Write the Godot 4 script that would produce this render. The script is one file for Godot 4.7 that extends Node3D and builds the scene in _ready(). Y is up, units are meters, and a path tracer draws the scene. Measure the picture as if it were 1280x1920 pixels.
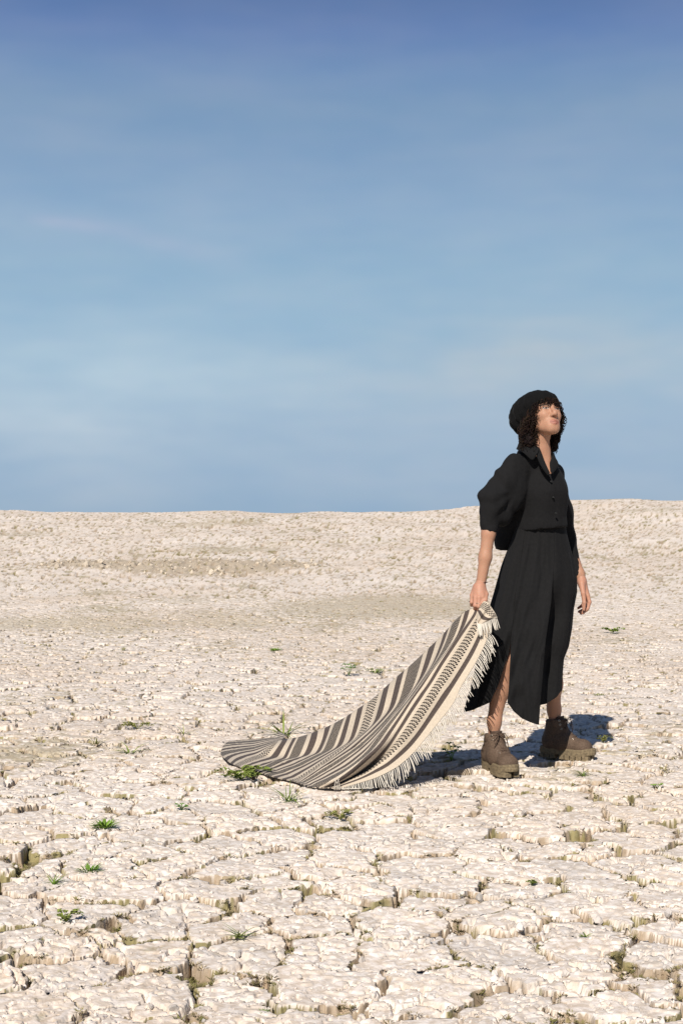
extends Node3D

# ---------------------------------------------------------------- camera constants
const F := 2667.0            # focal length in photograph pixels (1280 x 1920)
const EYE := 1.145           # height of the lens above the ground
const PITCH := 0.009374      # the horizon lies 25 px under the middle of the picture

func ray(px: float, py: float) -> Vector3:
	var v := Vector3((px - 640.0) / F, -(py - 960.0) / F, -1.0)
	v = Basis(Vector3.RIGHT, PITCH) * v
	return v / -v.z

# a point at the depth d (metres along -z) seen at a pixel
func P(px: float, py: float, d: float) -> Vector3:
	return Vector3(0, EYE, 0) + ray(px, py) * d

func project(p: Vector3) -> Vector2:
	var q := Basis(Vector3.RIGHT, -PITCH) * (p - Vector3(0, EYE, 0))
	return Vector2(640.0 + F * q.x / -q.z, 960.0 - F * q.y / -q.z)

# the point of the ground seen at a pixel
func on_ground(px: float, py: float) -> Vector3:
	var r := ray(px, py)
	var d := 7.0
	for i in 12:
		var h := ground_height(r.x * d, -d)
		if r.y > -0.001:
			break
		d = lerpf(d, clampf((h - EYE) / r.y, 2.5, 60.0), 0.7)
	return Vector3(r.x * d, ground_height(r.x * d, -d), -d)

# ---------------------------------------------------------------- scene helpers
var mats := {}
var used_names := {}

func numbered(called: String) -> String:
	if not used_names.has(called):
		used_names[called] = 0
		return called
	used_names[called] += 1
	return "%s_%03d" % [called, used_names[called]]

func thing(called: String, label: String, category: String, at := Vector3.ZERO, group := "") -> Node3D:
	var o := Node3D.new()
	o.name = numbered(called)
	add_child(o)
	o.position = at
	o.set_meta("label", label)
	o.set_meta("category", category)
	if group != "":
		o.set_meta("group", group)
	return o

func part(called: String, mesh: Mesh, m: Material, parent: Node) -> MeshInstance3D:
	var o := MeshInstance3D.new()
	o.name = called
	o.mesh = mesh
	if m:
		o.material_override = m
	parent.add_child(o, true)
	return o

func mesh_from(v: PackedVector3Array, n: PackedVector3Array, idx: PackedInt32Array, c := PackedColorArray(), uv := PackedVector2Array()) -> ArrayMesh:
	var a := []
	a.resize(Mesh.ARRAY_MAX)
	a[Mesh.ARRAY_VERTEX] = v
	a[Mesh.ARRAY_NORMAL] = n
	if c.size():
		a[Mesh.ARRAY_COLOR] = c
	if uv.size():
		a[Mesh.ARRAY_TEX_UV] = uv
	a[Mesh.ARRAY_INDEX] = idx
	var m := ArrayMesh.new()
	m.add_surface_from_arrays(Mesh.PRIMITIVE_TRIANGLES, a)
	return m

# a bag of triangles with shared vertices
class Bag:
	var v := PackedVector3Array()
	var n := PackedVector3Array()
	var c := PackedColorArray()
	var uv := PackedVector2Array()
	var idx := PackedInt32Array()
	func tri(a: int, b: int, d: int) -> void:
		idx.append(a); idx.append(b); idx.append(d)
	func quad(a: int, b: int, d: int, e: int) -> void:
		tri(a, b, d); tri(a, d, e)
	func put(p: Vector3, col := Color.WHITE, t := Vector2.ZERO) -> int:
		v.append(p); n.append(Vector3.ZERO); c.append(col); uv.append(t)
		return v.size() - 1
	func smooth() -> void:       # normals from the faces (front faces run clockwise)
		n.fill(Vector3.ZERO)
		for i in range(0, idx.size(), 3):
			var f := (v[idx[i + 2]] - v[idx[i]]).cross(v[idx[i + 1]] - v[idx[i]])
			n[idx[i]] += f; n[idx[i + 1]] += f; n[idx[i + 2]] += f
		for i in n.size():
			n[i] = n[i].normalized() if n[i].length_squared() > 0 else Vector3.UP

func bag_mesh(b: Bag, colours := true, uvs := false) -> ArrayMesh:
	return mesh_from(b.v, b.n, b.idx, b.c if colours else PackedColorArray(), b.uv if uvs else PackedVector2Array())

# a tube along points with a radius at each
func tube(b: Bag, pts: Array, radii: Array, sides := 6, col := Color.WHITE) -> void:
	var first := b.v.size()
	var up := Vector3(0.31, 0.93, 0.19).normalized()
	for i in pts.size():
		var p: Vector3 = pts[i]
		var t: Vector3 = (pts[mini(i + 1, pts.size() - 1)] - pts[maxi(i - 1, 0)]).normalized()
		if absf(t.dot(up)) > 0.97:
			up = Vector3(0.9, 0.1, 0.4).normalized()
		var x := t.cross(up).normalized()
		var y := x.cross(t).normalized()
		up = y
		var r: float = radii[i] if i < radii.size() else radii[-1]
		for k in sides:
			var a := TAU * k / sides
			b.put(p + (x * cos(a) + y * sin(a)) * r, col)
	for i in pts.size() - 1:
		for k in sides:
			var k2 := (k + 1) % sides
			b.quad(first + i * sides + k, first + i * sides + k2, first + (i + 1) * sides + k2, first + (i + 1) * sides + k)
	var c0 := b.put(pts[0], col)
	var c1 := b.put(pts[-1], col)
	var last := first + (pts.size() - 1) * sides
	for k in sides:
		b.tri(c0, first + (k + 1) % sides, first + k)
		b.tri(c1, last + k, last + (k + 1) % sides)

func lin(r: float, g: float, b: float) -> Color:   # sRGB 0..255 to linear
	return Color(r / 255.0, g / 255.0, b / 255.0).srgb_to_linear()

func noise(freq: float, octaves := 1, seed_ := 1) -> FastNoiseLite:
	var n := FastNoiseLite.new()
	n.noise_type = FastNoiseLite.TYPE_SIMPLEX_SMOOTH
	n.seed = seed_
	n.frequency = freq
	n.fractal_type = FastNoiseLite.FRACTAL_FBM if octaves > 1 else FastNoiseLite.FRACTAL_NONE
	n.fractal_octaves = octaves
	return n

func table(keys: Array, x: float) -> float:   # [[x, y], ...] read with straight lines between
	if x <= keys[0][0]:
		return keys[0][1]
	for i in range(1, keys.size()):
		if x <= keys[i][0]:
			var a: Array = keys[i - 1]
			var b: Array = keys[i]
			return lerpf(a[1], b[1], (x - a[0]) / (b[0] - a[0]))
	return keys[-1][1]

func noise_image(size: int, n: FastNoiseLite, dark: Color, light: Color, contrast := 1.0) -> ImageTexture:
	var g := n.get_seamless_image(size, size)
	var img := Image.create(size, size, true, Image.FORMAT_RGB8)
	for y in size:
		for x in size:
			var t := clampf((g.get_pixel(x, y).r - 0.5) * contrast + 0.5, 0, 1)
			img.set_pixel(x, y, dark.lerp(light, t))
	img.generate_mipmaps()
	return ImageTexture.create_from_image(img)

func height_image(size: int, n: FastNoiseLite) -> ImageTexture:
	var g := n.get_seamless_image(size, size)
	g.generate_mipmaps()
	return ImageTexture.create_from_image(g)

func _ready() -> void:
	var t0 := Time.get_ticks_msec()
	# ---- camera
	var cam := Camera3D.new()
	cam.name = "camera"
	add_child(cam)
	cam.position = Vector3(0, EYE, 0)
	cam.rotation = Vector3(PITCH, 0, 0)
	cam.keep_aspect = Camera3D.KEEP_HEIGHT
	cam.fov = rad_to_deg(2.0 * atan(960.0 / F))
	cam.near = 0.05
	cam.far = 600.0
	cam.current = true
	# ---- sky
	var env := Environment.new()
	env.background_mode = Environment.BG_SKY
	env.sky = Sky.new()
	var pano := PanoramaSkyMaterial.new()
	pano.panorama = sky_picture()
	env.sky.sky_material = pano
	env.background_energy_multiplier = 0.93
	env.tonemap_mode = Environment.TONE_MAPPER_LINEAR
	env.tonemap_exposure = 1.09
	env.sdfgi_enabled = true
	env.ssao_enabled = true
	env.ssil_enabled = true
	var we := WorldEnvironment.new()
	we.name = "world_environment"
	we.environment = env
	add_child(we)
	# ---- sun: behind the camera, to the left of it
	var sun := DirectionalLight3D.new()
	sun.name = "sun"
	sun.light_energy = 1.6
	sun.light_color = Color(1.0, 0.968, 0.925)
	sun.light_angular_distance = 0.5
	sun.shadow_enabled = true
	add_child(sun)
	var el := deg_to_rad(41.0)
	var to := Vector3(0.30 * cos(el), -sin(el), -0.954 * cos(el))
	sun.look_at_from_position(Vector3(0, 10, 0), Vector3(0, 10, 0) + to, Vector3.UP)

	make_materials()
	setup_ground()
	build_ground()
	print("ground ", Time.get_ticks_msec() - t0)
	build_person()
	build_blanket()
	build_plants()

	print("done ", Time.get_ticks_msec() - t0)

# the clear sky: colour by height above the horizon, thin uneven haze and one faint streak of cloud
func sky_picture() -> ImageTexture:
	var w := 2048
	var h := 1024
	var keys := [[-90.0, 120, 112, 104], [-8.0, 150, 150, 150], [-0.5, 150, 174, 198], [0.6, 153, 177, 200], [1.8, 160, 182, 204], [4.0, 164, 186, 207],
		[6.2, 163, 189, 210], [8.2, 157, 186, 209], [10.3, 150, 180, 205], [12.4, 143, 172, 201], [14.4, 136, 164, 195], [16.4, 129, 157, 189],
		[17.6, 122, 150, 187], [19.2, 109, 135, 180], [21.0, 92, 118, 164], [26.0, 86, 108, 150], [40.0, 74, 94, 130], [90.0, 62, 80, 112]]
	var n1 := noise(1.6, 4, 11)
	var n2 := noise(5.0, 3, 23)
	var img := Image.create(w, h, false, Image.FORMAT_RGB8)
	var data := PackedByteArray()
	data.resize(w * h * 3)
	var o := 0
	for y in h:
		var elev := 90.0 - 180.0 * (y + 0.5) / h
		var k := 1
		while k < keys.size() - 1 and keys[k][0] < elev:
			k += 1
		var f := clampf((elev - keys[k - 1][0]) / (keys[k][0] - keys[k - 1][0]), 0, 1)
		var base := Vector3(lerpf(keys[k - 1][1], keys[k][1], f), lerpf(keys[k - 1][2], keys[k][2], f), lerpf(keys[k - 1][3], keys[k][3], f))
		var airy := (1.0 - smoothstep(30.0, 45.0, elev)) if elev > 0.0 else 0.0      # thin veils low in the sky
		for x in w:
			var c := base
			if airy > 0.0:
				var a := TAU * (x + 0.5) / w
				var q := Vector3(cos(a), sin(a), 0)
				var veil := n1.get_noise_3d(q.x * 3.2, q.y * 3.2, elev * 0.17) + 0.35 * n2.get_noise_3d(q.x * 2.6, q.y * 2.6, elev * 0.25)
				c += Vector3(11, 6, 2) * veil * airy
				var hx := wrapf(rad_to_deg(a), -180.0, 180.0) + 11.0
				c += Vector3(13, 11, 7) * exp(-pow(hx / 9.0, 2.0) - pow((elev - 4.8) / 2.6, 2.0)) * (1.0 + 0.8 * veil)
				c += Vector3(12, 3, -4) * exp(-pow((hx - 19.0) / 7.0, 2.0) - pow((elev - 6.8) / 1.9, 2.0)) * (1.0 + 0.8 * veil)
				# the streak: from 12 degrees left of the lens to 4 degrees, a little over 11 degrees high
				var az := wrapf(rad_to_deg(a), -180.0, 180.0)
				if az > -13.5 and az < -2.0 and elev > 9.0 and elev < 13.0:
					var along := (az + 12.2) / 8.5
					var mid := 11.9 - 1.25 * along + 0.15 * sin(along * 5.0)
					var wid := 0.20 + 0.32 * along
					var s := exp(-pow((elev - mid) / wid, 2.0)) * smoothstep(-0.08, 0.1, along) * (1.0 - smoothstep(0.6, 1.15, along))
					c += Vector3(9, 3, 2) * s * (1.0 + 1.2 * veil)
			data[o] = int(clampf(c.x, 0, 255)); data[o + 1] = int(clampf(c.y, 0, 255)); data[o + 2] = int(clampf(c.z, 0, 255))
			o += 3
	img.set_data(w, h, false, Image.FORMAT_RGB8, data)
	return ImageTexture.create_from_image(img)

func std(rough: float, col := Color.WHITE) -> StandardMaterial3D:
	var m := StandardMaterial3D.new()
	m.albedo_color = col
	m.roughness = rough
	m.metallic_specular = 0.3
	return m

func make_materials() -> void:
	# dry mud: colour comes from the plates' vertices, grain and crumbs from two noises
	var m := std(0.95)
	m.metallic_specular = 0.05
	m.vertex_color_use_as_albedo = true
	m.uv1_triplanar = true
	m.uv1_world_triplanar = true
	m.uv1_scale = Vector3(1.3, 1.3, 1.3)
	m.albedo_texture = noise_image(1024, noise(0.02, 5, 5), Color(0.89, 0.865, 0.83), Color(1.0, 1.0, 1.0), 2.6)
	m.heightmap_enabled = true
	m.heightmap_scale = 0.14
	m.heightmap_texture = height_image(1024, noise(0.07, 5, 8))
	mats.mud = m
	mats.soil = std(1.0)
	mats.soil.vertex_color_use_as_albedo = true
	mats.soil.metallic_specular = 0.1
	var g := std(0.85)
	g.vertex_color_use_as_albedo = true
	g.backlight_enabled = true
	g.backlight = Color(0.12, 0.16, 0.05)
	g.cull_mode = BaseMaterial3D.CULL_DISABLED
	mats.leaf = g
	var d := std(0.95)
	d.vertex_color_use_as_albedo = true
	d.cull_mode = BaseMaterial3D.CULL_DISABLED
	mats.dry = d
	var sk := std(0.55)
	sk.vertex_color_use_as_albedo = true
	sk.subsurf_scatter_enabled = true
	sk.subsurf_scatter_strength = 0.08
	sk.metallic_specular = 0.4
	mats.skin = sk
	var h := std(0.6)
	h.vertex_color_use_as_albedo = true
	h.metallic_specular = 0.25
	mats.hair = h
	mats.wool = fabric(Color(0.055, 0.055, 0.058), 260.0, 0.15)
	mats.cotton = fabric(Color(0.105, 0.105, 0.109), 420.0, 0.08)
	mats.twill = fabric(Color(0.110, 0.110, 0.113), 380.0, 0.08)
	mats.string_dark = std(0.8, Color(0.22, 0.12, 0.09))
	mats.metal = std(0.3, Color(0.78, 0.74, 0.68))
	mats.metal.metallic = 1.0
	mats.button = std(0.4, Color(0.16, 0.16, 0.16))
	mats.leather = grainy(Color(0.32, 0.265, 0.222), Color(0.405, 0.34, 0.29), 0.75, 14.0)
	mats.leather_dark = grainy(Color(0.27, 0.22, 0.19), Color(0.34, 0.28, 0.24), 0.7, 14.0)
	mats.rubber = grainy(Color(0.40, 0.355, 0.285), Color(0.52, 0.465, 0.37), 0.9, 9.0)
	mats.lace = std(0.9, Color(0.33, 0.27, 0.23))

func fabric(col: Color, scale: float, sheen: float) -> StandardMaterial3D:
	var m := std(0.9, col)
	m.metallic_specular = 0.25
	m.rim_enabled = true
	m.rim = sheen
	m.uv1_triplanar = true
	m.uv1_scale = Vector3.ONE * scale / 64.0
	m.albedo_texture = noise_image(256, noise(0.03, 5, 71), Color(0.93, 0.93, 0.93), Color.WHITE, 2.0)
	m.heightmap_enabled = true
	m.heightmap_scale = 0.10
	m.heightmap_texture = height_image(256, noise(0.018, 4, 73))
	return m

func grainy(dark: Color, light: Color, rough: float, scale: float) -> StandardMaterial3D:
	var m := std(rough)
	m.uv1_triplanar = true
	m.uv1_scale = Vector3.ONE * scale
	m.albedo_texture = noise_image(256, noise(0.03, 5, 83), dark, light, 2.4)
	return m

# ---------------------------------------------------------------- ground
var n_cell: FastNoiseLite
var n_id: FastNoiseLite
var n_small: FastNoiseLite
var n_gash: FastNoiseLite
var n_big: FastNoiseLite
var n_mid: FastNoiseLite
var n_tilt: FastNoiseLite
var n_rough: FastNoiseLite
var n_patch: FastNoiseLite

func cellular(freq: float, seed_: int, what: int, warp: float, warp_freq: float) -> FastNoiseLite:
	var n := FastNoiseLite.new()
	n.noise_type = FastNoiseLite.TYPE_CELLULAR
	n.seed = seed_
	n.frequency = freq
	n.fractal_type = FastNoiseLite.FRACTAL_NONE
	n.cellular_distance_function = FastNoiseLite.DISTANCE_EUCLIDEAN
	n.cellular_return_type = what
	n.cellular_jitter = 0.95
	n.domain_warp_enabled = true
	n.domain_warp_type = FastNoiseLite.DOMAIN_WARP_SIMPLEX
	n.domain_warp_amplitude = warp
	n.domain_warp_frequency = warp_freq
	n.domain_warp_fractal_type = FastNoiseLite.DOMAIN_WARP_FRACTAL_PROGRESSIVE
	n.domain_warp_fractal_octaves = 4
	n.domain_warp_fractal_gain = 0.5
	n.domain_warp_fractal_lacunarity = 2.4
	return n

const CELL := 4.2
func setup_ground() -> void:
	n_cell = cellular(CELL, 7, FastNoiseLite.RETURN_DISTANCE2_SUB, 0.19, 3.2)
	n_id = cellular(CELL, 7, FastNoiseLite.RETURN_CELL_VALUE, 0.19, 3.2)
	n_small = cellular(9.5, 31, FastNoiseLite.RETURN_DISTANCE2_SUB, 0.07, 9.0)
	n_gash = noise(2.6, 2, 41)
	n_big = noise(0.35, 2, 3)
	n_mid = noise(5.0, 4, 13)
	n_tilt = noise(2.4, 2, 17)
	n_rough = noise(26.0, 3, 19)
	n_patch = noise(0.22, 4, 29)

# the lie of the land without cracks: level near the walker, then a long bank up to the crest
func land(x: float, z: float) -> float:
	var d := -z
	var h := 0.018 * n_big.get_noise_2d(x, z)
	if d > 14.0:
		var t := clampf((d - 14.0) / 34.0, 0, 1)
		var hill := smoothstep(3.2, 8.0, x + 0.16 * (d - 45.0))
		var top := 1.57 + 0.40 * hill + 0.05 * n_big.get_noise_2d(x * 0.6, 3.0)
		h += top * t * t * (3 - 2 * t) * (1.0 if d < 48.0 else 1.0)
		h += 0.10 * t * n_big.get_noise_2d(x * 0.8, z * 0.8)
		if d > 48.0:
			h -= 0.02 * (d - 48.0) * (d - 48.0) * 0.05
		# the low ridge of broken earth in the middle distance
		var e := berm(x, d)
		if e > 0.0:
			h += e * (0.03 + 0.06 * n_mid.get_noise_2d(x * 0.45, z * 0.45) + 0.06 * n_rough.get_noise_2d(x * 0.16, z * 0.16))
	return h

func berm(x: float, d: float) -> float:
	var mid := 25.6 + 0.5 * sin(x * 0.9) + 0.12 * (x + 3.0)
	var e := 1.0 - absf(d - mid) / (1.7 + 0.5 * sin(x * 1.7))
	e *= smoothstep(-5.9, -4.6, x) * (1.0 - smoothstep(-1.6, 0.3, x))
	return maxf(0.0, e)

var broken := 0.0     # set by ground_full: how far the pale crust is broken away here

func ground_full(x: float, z: float, fine: float) -> float:
	var h := land(x, z)
	var e := (n_cell.get_noise_2d(x, z) + 1.0) / CELL
	var id := n_id.get_noise_2d(x, z)
	var gash := smoothstep(-0.25, 0.52, n_gash.get_noise_2d(x, z) + 0.10 * id)
	# every plate has its own lie
	var calm := 1.0 - 0.35 * smoothstep(6.0, 10.0, -z) - 0.50 * smoothstep(11.0, 20.0, -z)      # farther out the flat is smoother
	h += calm * (0.0080 * n_tilt.get_noise_3d(x, z, id * 40.0) + 0.008 * id)
	var mid := n_mid.get_noise_2d(x, z)
	# thin layers flaking off: ledges a few millimetres high
	var q := mid * 2.6 + id * 3.0
	var fl := floorf(q)
	h += calm * 0.0042 * (fl - id * 3.0 + smoothstep(0.92, 1.0, q - fl))
	# crumbling rims
	var rim := exp(-e / 0.016)
	h -= calm * rim * (0.002 + 0.006 * gash + 0.006 * mid)
	# the cracks
	var w := lerpf(0.0100, 0.028, gash * gash) * (0.7 + 0.3 * calm)
	var depth := lerpf(0.032, 0.076, gash) * (0.4 + 0.6 * calm)
	h -= depth * (1.0 - smoothstep(0.5 * w, w, e + 0.010 * mid))
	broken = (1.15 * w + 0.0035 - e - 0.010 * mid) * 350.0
	if fine > 0.0:
		var e2 := (n_small.get_noise_2d(x, z) + 1.0) / 9.5
		h -= 0.018 * fine * (1.0 - smoothstep(0.003, 0.013, e2)) * smoothstep(-0.05, 0.15, n_gash.get_noise_2d(x * 1.3 + 31.0, z * 1.3))
		var r := n_rough.get_noise_2d(x, z)
		h += fine * (0.0008 * r - 0.009 * smoothstep(0.46, 0.56, r + 0.5 * mid))
	return h

func ground_height(x: float, z: float) -> float:
	return ground_full(x, z, 1.0)

# what the mud is made of here: pale crust, sandier, greyer and mossy patches with ragged outlines
func mud_colour(x: float, z: float, id: float) -> Color:
	var pale := Color(0.80, 0.735, 0.675)
	var sand := Color(0.70, 0.61, 0.525)
	var grey := Color(0.60, 0.56, 0.52)
	var olive := Color(0.33, 0.29, 0.17)
	var d := -z
	var p := n_patch.get_noise_2d(x * 1.4, z * 1.4)
	var q := n_mid.get_noise_2d(x * 1.7 + 40.0, z * 1.7)
	var r := n_rough.get_noise_2d(x * 0.5, z * 0.5)
	var c := pale.lerp(sand, clampf(0.42 + 0.9 * p + 0.7 * q + 0.25 * id, 0.0, 0.9))
	c = c.lerp(grey, clampf(0.9 * n_mid.get_noise_2d(x * 0.6 + 9.0, z * 0.6) + 0.35 * r, 0.0, 0.5))
	c *= 1.0 + 0.08 * id + 0.07 * r
	# dull stains of moss and drying silt
	var stain := n_patch.get_noise_2d(x * 2.2 + 71.0, z * 1.1 - 13.0) + 0.45 * q + 0.2 * r
	c = c.lerp(olive, 0.55 * smoothstep(0.38, 0.62, stain))
	if d > 12.0:
		var wide := n_patch.get_noise_2d(x * 0.5 + 5.0, z * 0.55) + 0.35 * q + 0.25 * r
		c = c.lerp(Color(0.45, 0.40, 0.28), 0.5 * smoothstep(0.32, 0.5, wide))
		# a broad silty stain on the flat behind the walker
		var st := 1.0 - Vector2((x - 0.55) / 1.9, (d - 18.6) / 2.3).length()
		c = c.lerp(Color(0.47, 0.42, 0.32), 0.65 * smoothstep(0.0, 0.35, st + 0.5 * q + 0.2 * r))
		var e := berm(x, d)
		c = c.lerp(Color(0.48, 0.41, 0.315), 0.85 * smoothstep(0.05, 0.35, e + 0.5 * q + 0.15 * r))
	# under the crust the earth is brown, with moss on it in places
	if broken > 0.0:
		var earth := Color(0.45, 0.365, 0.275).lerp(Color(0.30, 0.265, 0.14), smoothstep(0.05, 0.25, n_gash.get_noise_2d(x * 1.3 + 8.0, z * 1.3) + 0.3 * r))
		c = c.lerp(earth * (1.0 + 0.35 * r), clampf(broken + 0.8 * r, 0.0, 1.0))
	c.a = 1.0
	return c

func build_ground() -> void:
	# rows get longer with the distance, columns spread like a fan with wide margins
	var rows := PackedFloat32Array()
	var d := 2.3
	while d < 62.0:
		rows.append(d)
		d *= 1.0014 if d < 8.0 else (1.0027 if d < 20.0 else 1.008)
	var half := 330
	var cols := PackedFloat32Array()     # in units of depth
	var side := PackedFloat32Array()     # extra metres
	for j in range(-half, half + 1):
		var a := absf(j) / half
		var s := signf(j)
		if a < 0.8:
			cols.append(s * a / 0.8 * 0.275); side.append(0.0)
		else:
			var b := (a - 0.8) / 0.2
			cols.append(s * (0.275 + 0.30 * b * b)); side.append(s * 2.2 * b * b)
	var nc := cols.size()
	var nr := rows.size()
	var v := PackedVector3Array(); v.resize(nc * nr)
	var c := PackedColorArray(); c.resize(nc * nr)
	var ids := PackedFloat32Array(); ids.resize(nc * nr)
	for i in nr:
		var dd := rows[i]
		var fine := 1.0 - smoothstep(14.0, 24.0, dd)
		for j in nc:
			var x := dd * cols[j] + side[j]
			var id := n_id.get_noise_2d(x, -dd)
			v[i * nc + j] = Vector3(x, ground_full(x, -dd, fine), -dd)
			ids[i * nc + j] = id
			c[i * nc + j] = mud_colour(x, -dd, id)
	# normals over the whole sheet, so that neighbouring plates meet without a seam
	var n := PackedVector3Array(); n.resize(nc * nr)
	for i in nr:
		for j in nc:
			var a := v[i * nc + mini(j + 1, nc - 1)] - v[i * nc + maxi(j - 1, 0)]
			var b := v[mini(i + 1, nr - 1) * nc + j] - v[maxi(i - 1, 0) * nc + j]
			n[i * nc + j] = a.cross(b).normalized()
	# sort the squares into plates
	var plates := {}
	var shows := {}
	for i in nr - 1:
		var near := rows[i] < 13.0
		for j in nc - 1:
			var key := ids[i * nc + j] if near else 9.0
			if not plates.has(key):
				plates[key] = PackedInt32Array()
				shows[key] = 0
			plates[key].append(i * nc + j)
			if absf(v[i * nc + j].x) < 0.245 * rows[i] and rows[i] > 3.05:
				shows[key] += 1
	var order := shows.keys()
	order.erase(9.0)
	order.sort_custom(func(a, b): return shows[a] > shows[b])
	var ground := Node3D.new()
	ground.name = "ground"
	ground.set_meta("kind", "structure")
	ground.set_meta("label", "pale dry cracked mud flat rising to a low bank")
	add_child(ground)
	var rest := PackedInt32Array()
	for k in order.size():
		if k < 300 and shows[order[k]] > 20:
			part("mud_plate", plate_mesh(plates[order[k]], v, n, c, nc), mats.mud, ground)
		else:
			rest.append_array(plates[order[k]])
	rest.append_array(plates[9.0])
	var o := part("cracked_mud", plate_mesh(rest, v, n, c, nc), mats.mud, ground)
	o.set_meta("kind", "stuff")
	# damp earth lying at the bottom of the cracks
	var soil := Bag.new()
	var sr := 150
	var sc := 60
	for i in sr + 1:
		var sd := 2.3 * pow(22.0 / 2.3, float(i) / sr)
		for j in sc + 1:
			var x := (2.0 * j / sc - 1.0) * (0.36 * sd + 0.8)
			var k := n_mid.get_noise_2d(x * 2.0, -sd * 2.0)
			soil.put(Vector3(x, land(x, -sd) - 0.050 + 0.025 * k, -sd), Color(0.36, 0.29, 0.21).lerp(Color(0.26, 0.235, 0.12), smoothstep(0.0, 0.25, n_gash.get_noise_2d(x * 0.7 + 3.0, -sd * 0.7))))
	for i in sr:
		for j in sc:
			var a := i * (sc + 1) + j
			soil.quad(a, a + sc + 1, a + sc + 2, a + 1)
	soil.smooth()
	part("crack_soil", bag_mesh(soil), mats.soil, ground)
	# the flat goes on all round, out of the picture
	var b := Bag.new()
	var g0 := 26
	for i in g0 + 1:
		for j in g0 + 1:
			var x := -130.0 + 260.0 * j / g0
			var z := 130.0 - 260.0 * i / g0
			b.put(Vector3(x, land(x, minf(z, 0.0)) - 0.35 - 0.02 * absf(z * 0.1), z), Color(0.56, 0.49, 0.41))
	for i in g0:
		for j in g0:
			var a := i * (g0 + 1) + j
			b.quad(a, a + g0 + 1, a + g0 + 2, a + 1)
	b.smooth()
	for i in b.n.size():
		if b.n[i].y < 0:
			b.n[i] = -b.n[i]
	part("surrounding_flat", bag_mesh(b), mats.mud, ground)

func plate_mesh(quads: PackedInt32Array, v: PackedVector3Array, n: PackedVector3Array, c: PackedColorArray, nc: int) -> ArrayMesh:
	var remap := {}
	var pv := PackedVector3Array()
	var pn := PackedVector3Array()
	var pc := PackedColorArray()
	var idx := PackedInt32Array()
	for q in quads:
		var k := [0, 0, 0, 0]
		var src := [q, q + nc, q + nc + 1, q + 1]
		for m in 4:
			var s: int = src[m]
			if remap.has(s):
				k[m] = remap[s]
			else:
				remap[s] = pv.size()
				k[m] = pv.size()
				pv.append(v[s]); pn.append(n[s]); pc.append(c[s])
		idx.append(k[0]); idx.append(k[1]); idx.append(k[2])
		idx.append(k[0]); idx.append(k[2]); idx.append(k[3])
	return mesh_from(pv, pn, idx, pc)

# ---------------------------------------------------------------- smooth bodies from joints with radii
class Field:
	var kind := PackedInt32Array()       # 0 tapered bone, 1 ellipsoid, 2 bone cut away, 3 ellipsoid cut away
	var a := PackedVector3Array()
	var b := PackedVector3Array()
	var ra := PackedFloat32Array()
	var rb := PackedFloat32Array()
	var k := PackedFloat32Array()
	var grp := PackedInt32Array()
	var turn: Array[Basis] = []
	var planes := []                      # per group: array of Plane; what lies over the plane is cut off
	var group := 0
	func add(kd: int, p: Vector3, q: Vector3, r: float, s: float, soft: float, t := Basis.IDENTITY) -> void:
		kind.append(kd); a.append(p); b.append(q); ra.append(r); rb.append(s); k.append(soft); grp.append(group); turn.append(t)
		while planes.size() <= group:
			planes.append([])
	func bone(p: Vector3, q: Vector3, r: float, s: float, soft := 0.02) -> void:
		add(0, p, q, r, s, soft)
	func ball(p: Vector3, radii: Vector3, t := Basis.IDENTITY, soft := 0.02) -> void:
		add(1, p, radii, minf(radii.x, minf(radii.y, radii.z)), 0, soft, t.inverse())
	func carve(p: Vector3, q: Vector3, r: float, s: float, soft := 0.01) -> void:
		add(2, p, q, r, s, soft)
	func next_group() -> void:
		group += 1
	func cut(p: Plane) -> void:
		while planes.size() <= group:
			planes.append([])
		planes[group].append(p)
	func at(p: Vector3) -> float:
		var total := 1e3
		var d := 1e3
		var g := 0
		for i in kind.size():
			if grp[i] != g:
				for pl in planes[g]:
					d = maxf(d, (pl as Plane).distance_to(p))
				var hh := maxf(0.02 - absf(total - d), 0.0) / 0.02
				total = minf(total, d) - hh * hh * 0.005
				d = 1e3
				g = grp[i]
			var e: float
			var kd := kind[i]
			if kd == 1:
				var q := turn[i] * (p - a[i])
				var r := b[i]
				var l := Vector3(q.x / r.x, q.y / r.y, q.z / r.z).length()
				e = (l - 1.0) * ra[i] if l > 0.3 else -ra[i]
			else:
				var ab := b[i] - a[i]
				var ap := p - a[i]
				var t := clampf(ap.dot(ab) / maxf(ab.length_squared(), 1e-9), 0.0, 1.0)
				e = (ap - ab * t).length() - lerpf(ra[i], rb[i], t)
			var s := k[i]
			if kd < 2:
				var h := maxf(s - absf(d - e), 0.0) / s
				d = minf(d, e) - h * h * s * 0.25
			else:
				var h := maxf(s - absf(d + e), 0.0) / s
				d = maxf(d, -e) + h * h * s * 0.25
		for pl in planes[g]:
			d = maxf(d, (pl as Plane).distance_to(p))
		return minf(total, d)
	func bounds() -> AABB:
		var box := AABB(a[0], Vector3.ZERO)
		for i in kind.size():
			if kind[i] >= 2:
				continue
			var r := maxf(ra[i], rb[i]) + k[i] * 0.3
			if kind[i] == 1:
				r = maxf(b[i].x, maxf(b[i].y, b[i].z)) + 0.005
			box = box.merge(AABB(a[i] - Vector3.ONE * r, Vector3.ONE * 2 * r))
			if kind[i] == 0:
				box = box.merge(AABB(b[i] - Vector3.ONE * r, Vector3.ONE * 2 * r))
		return box

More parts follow.
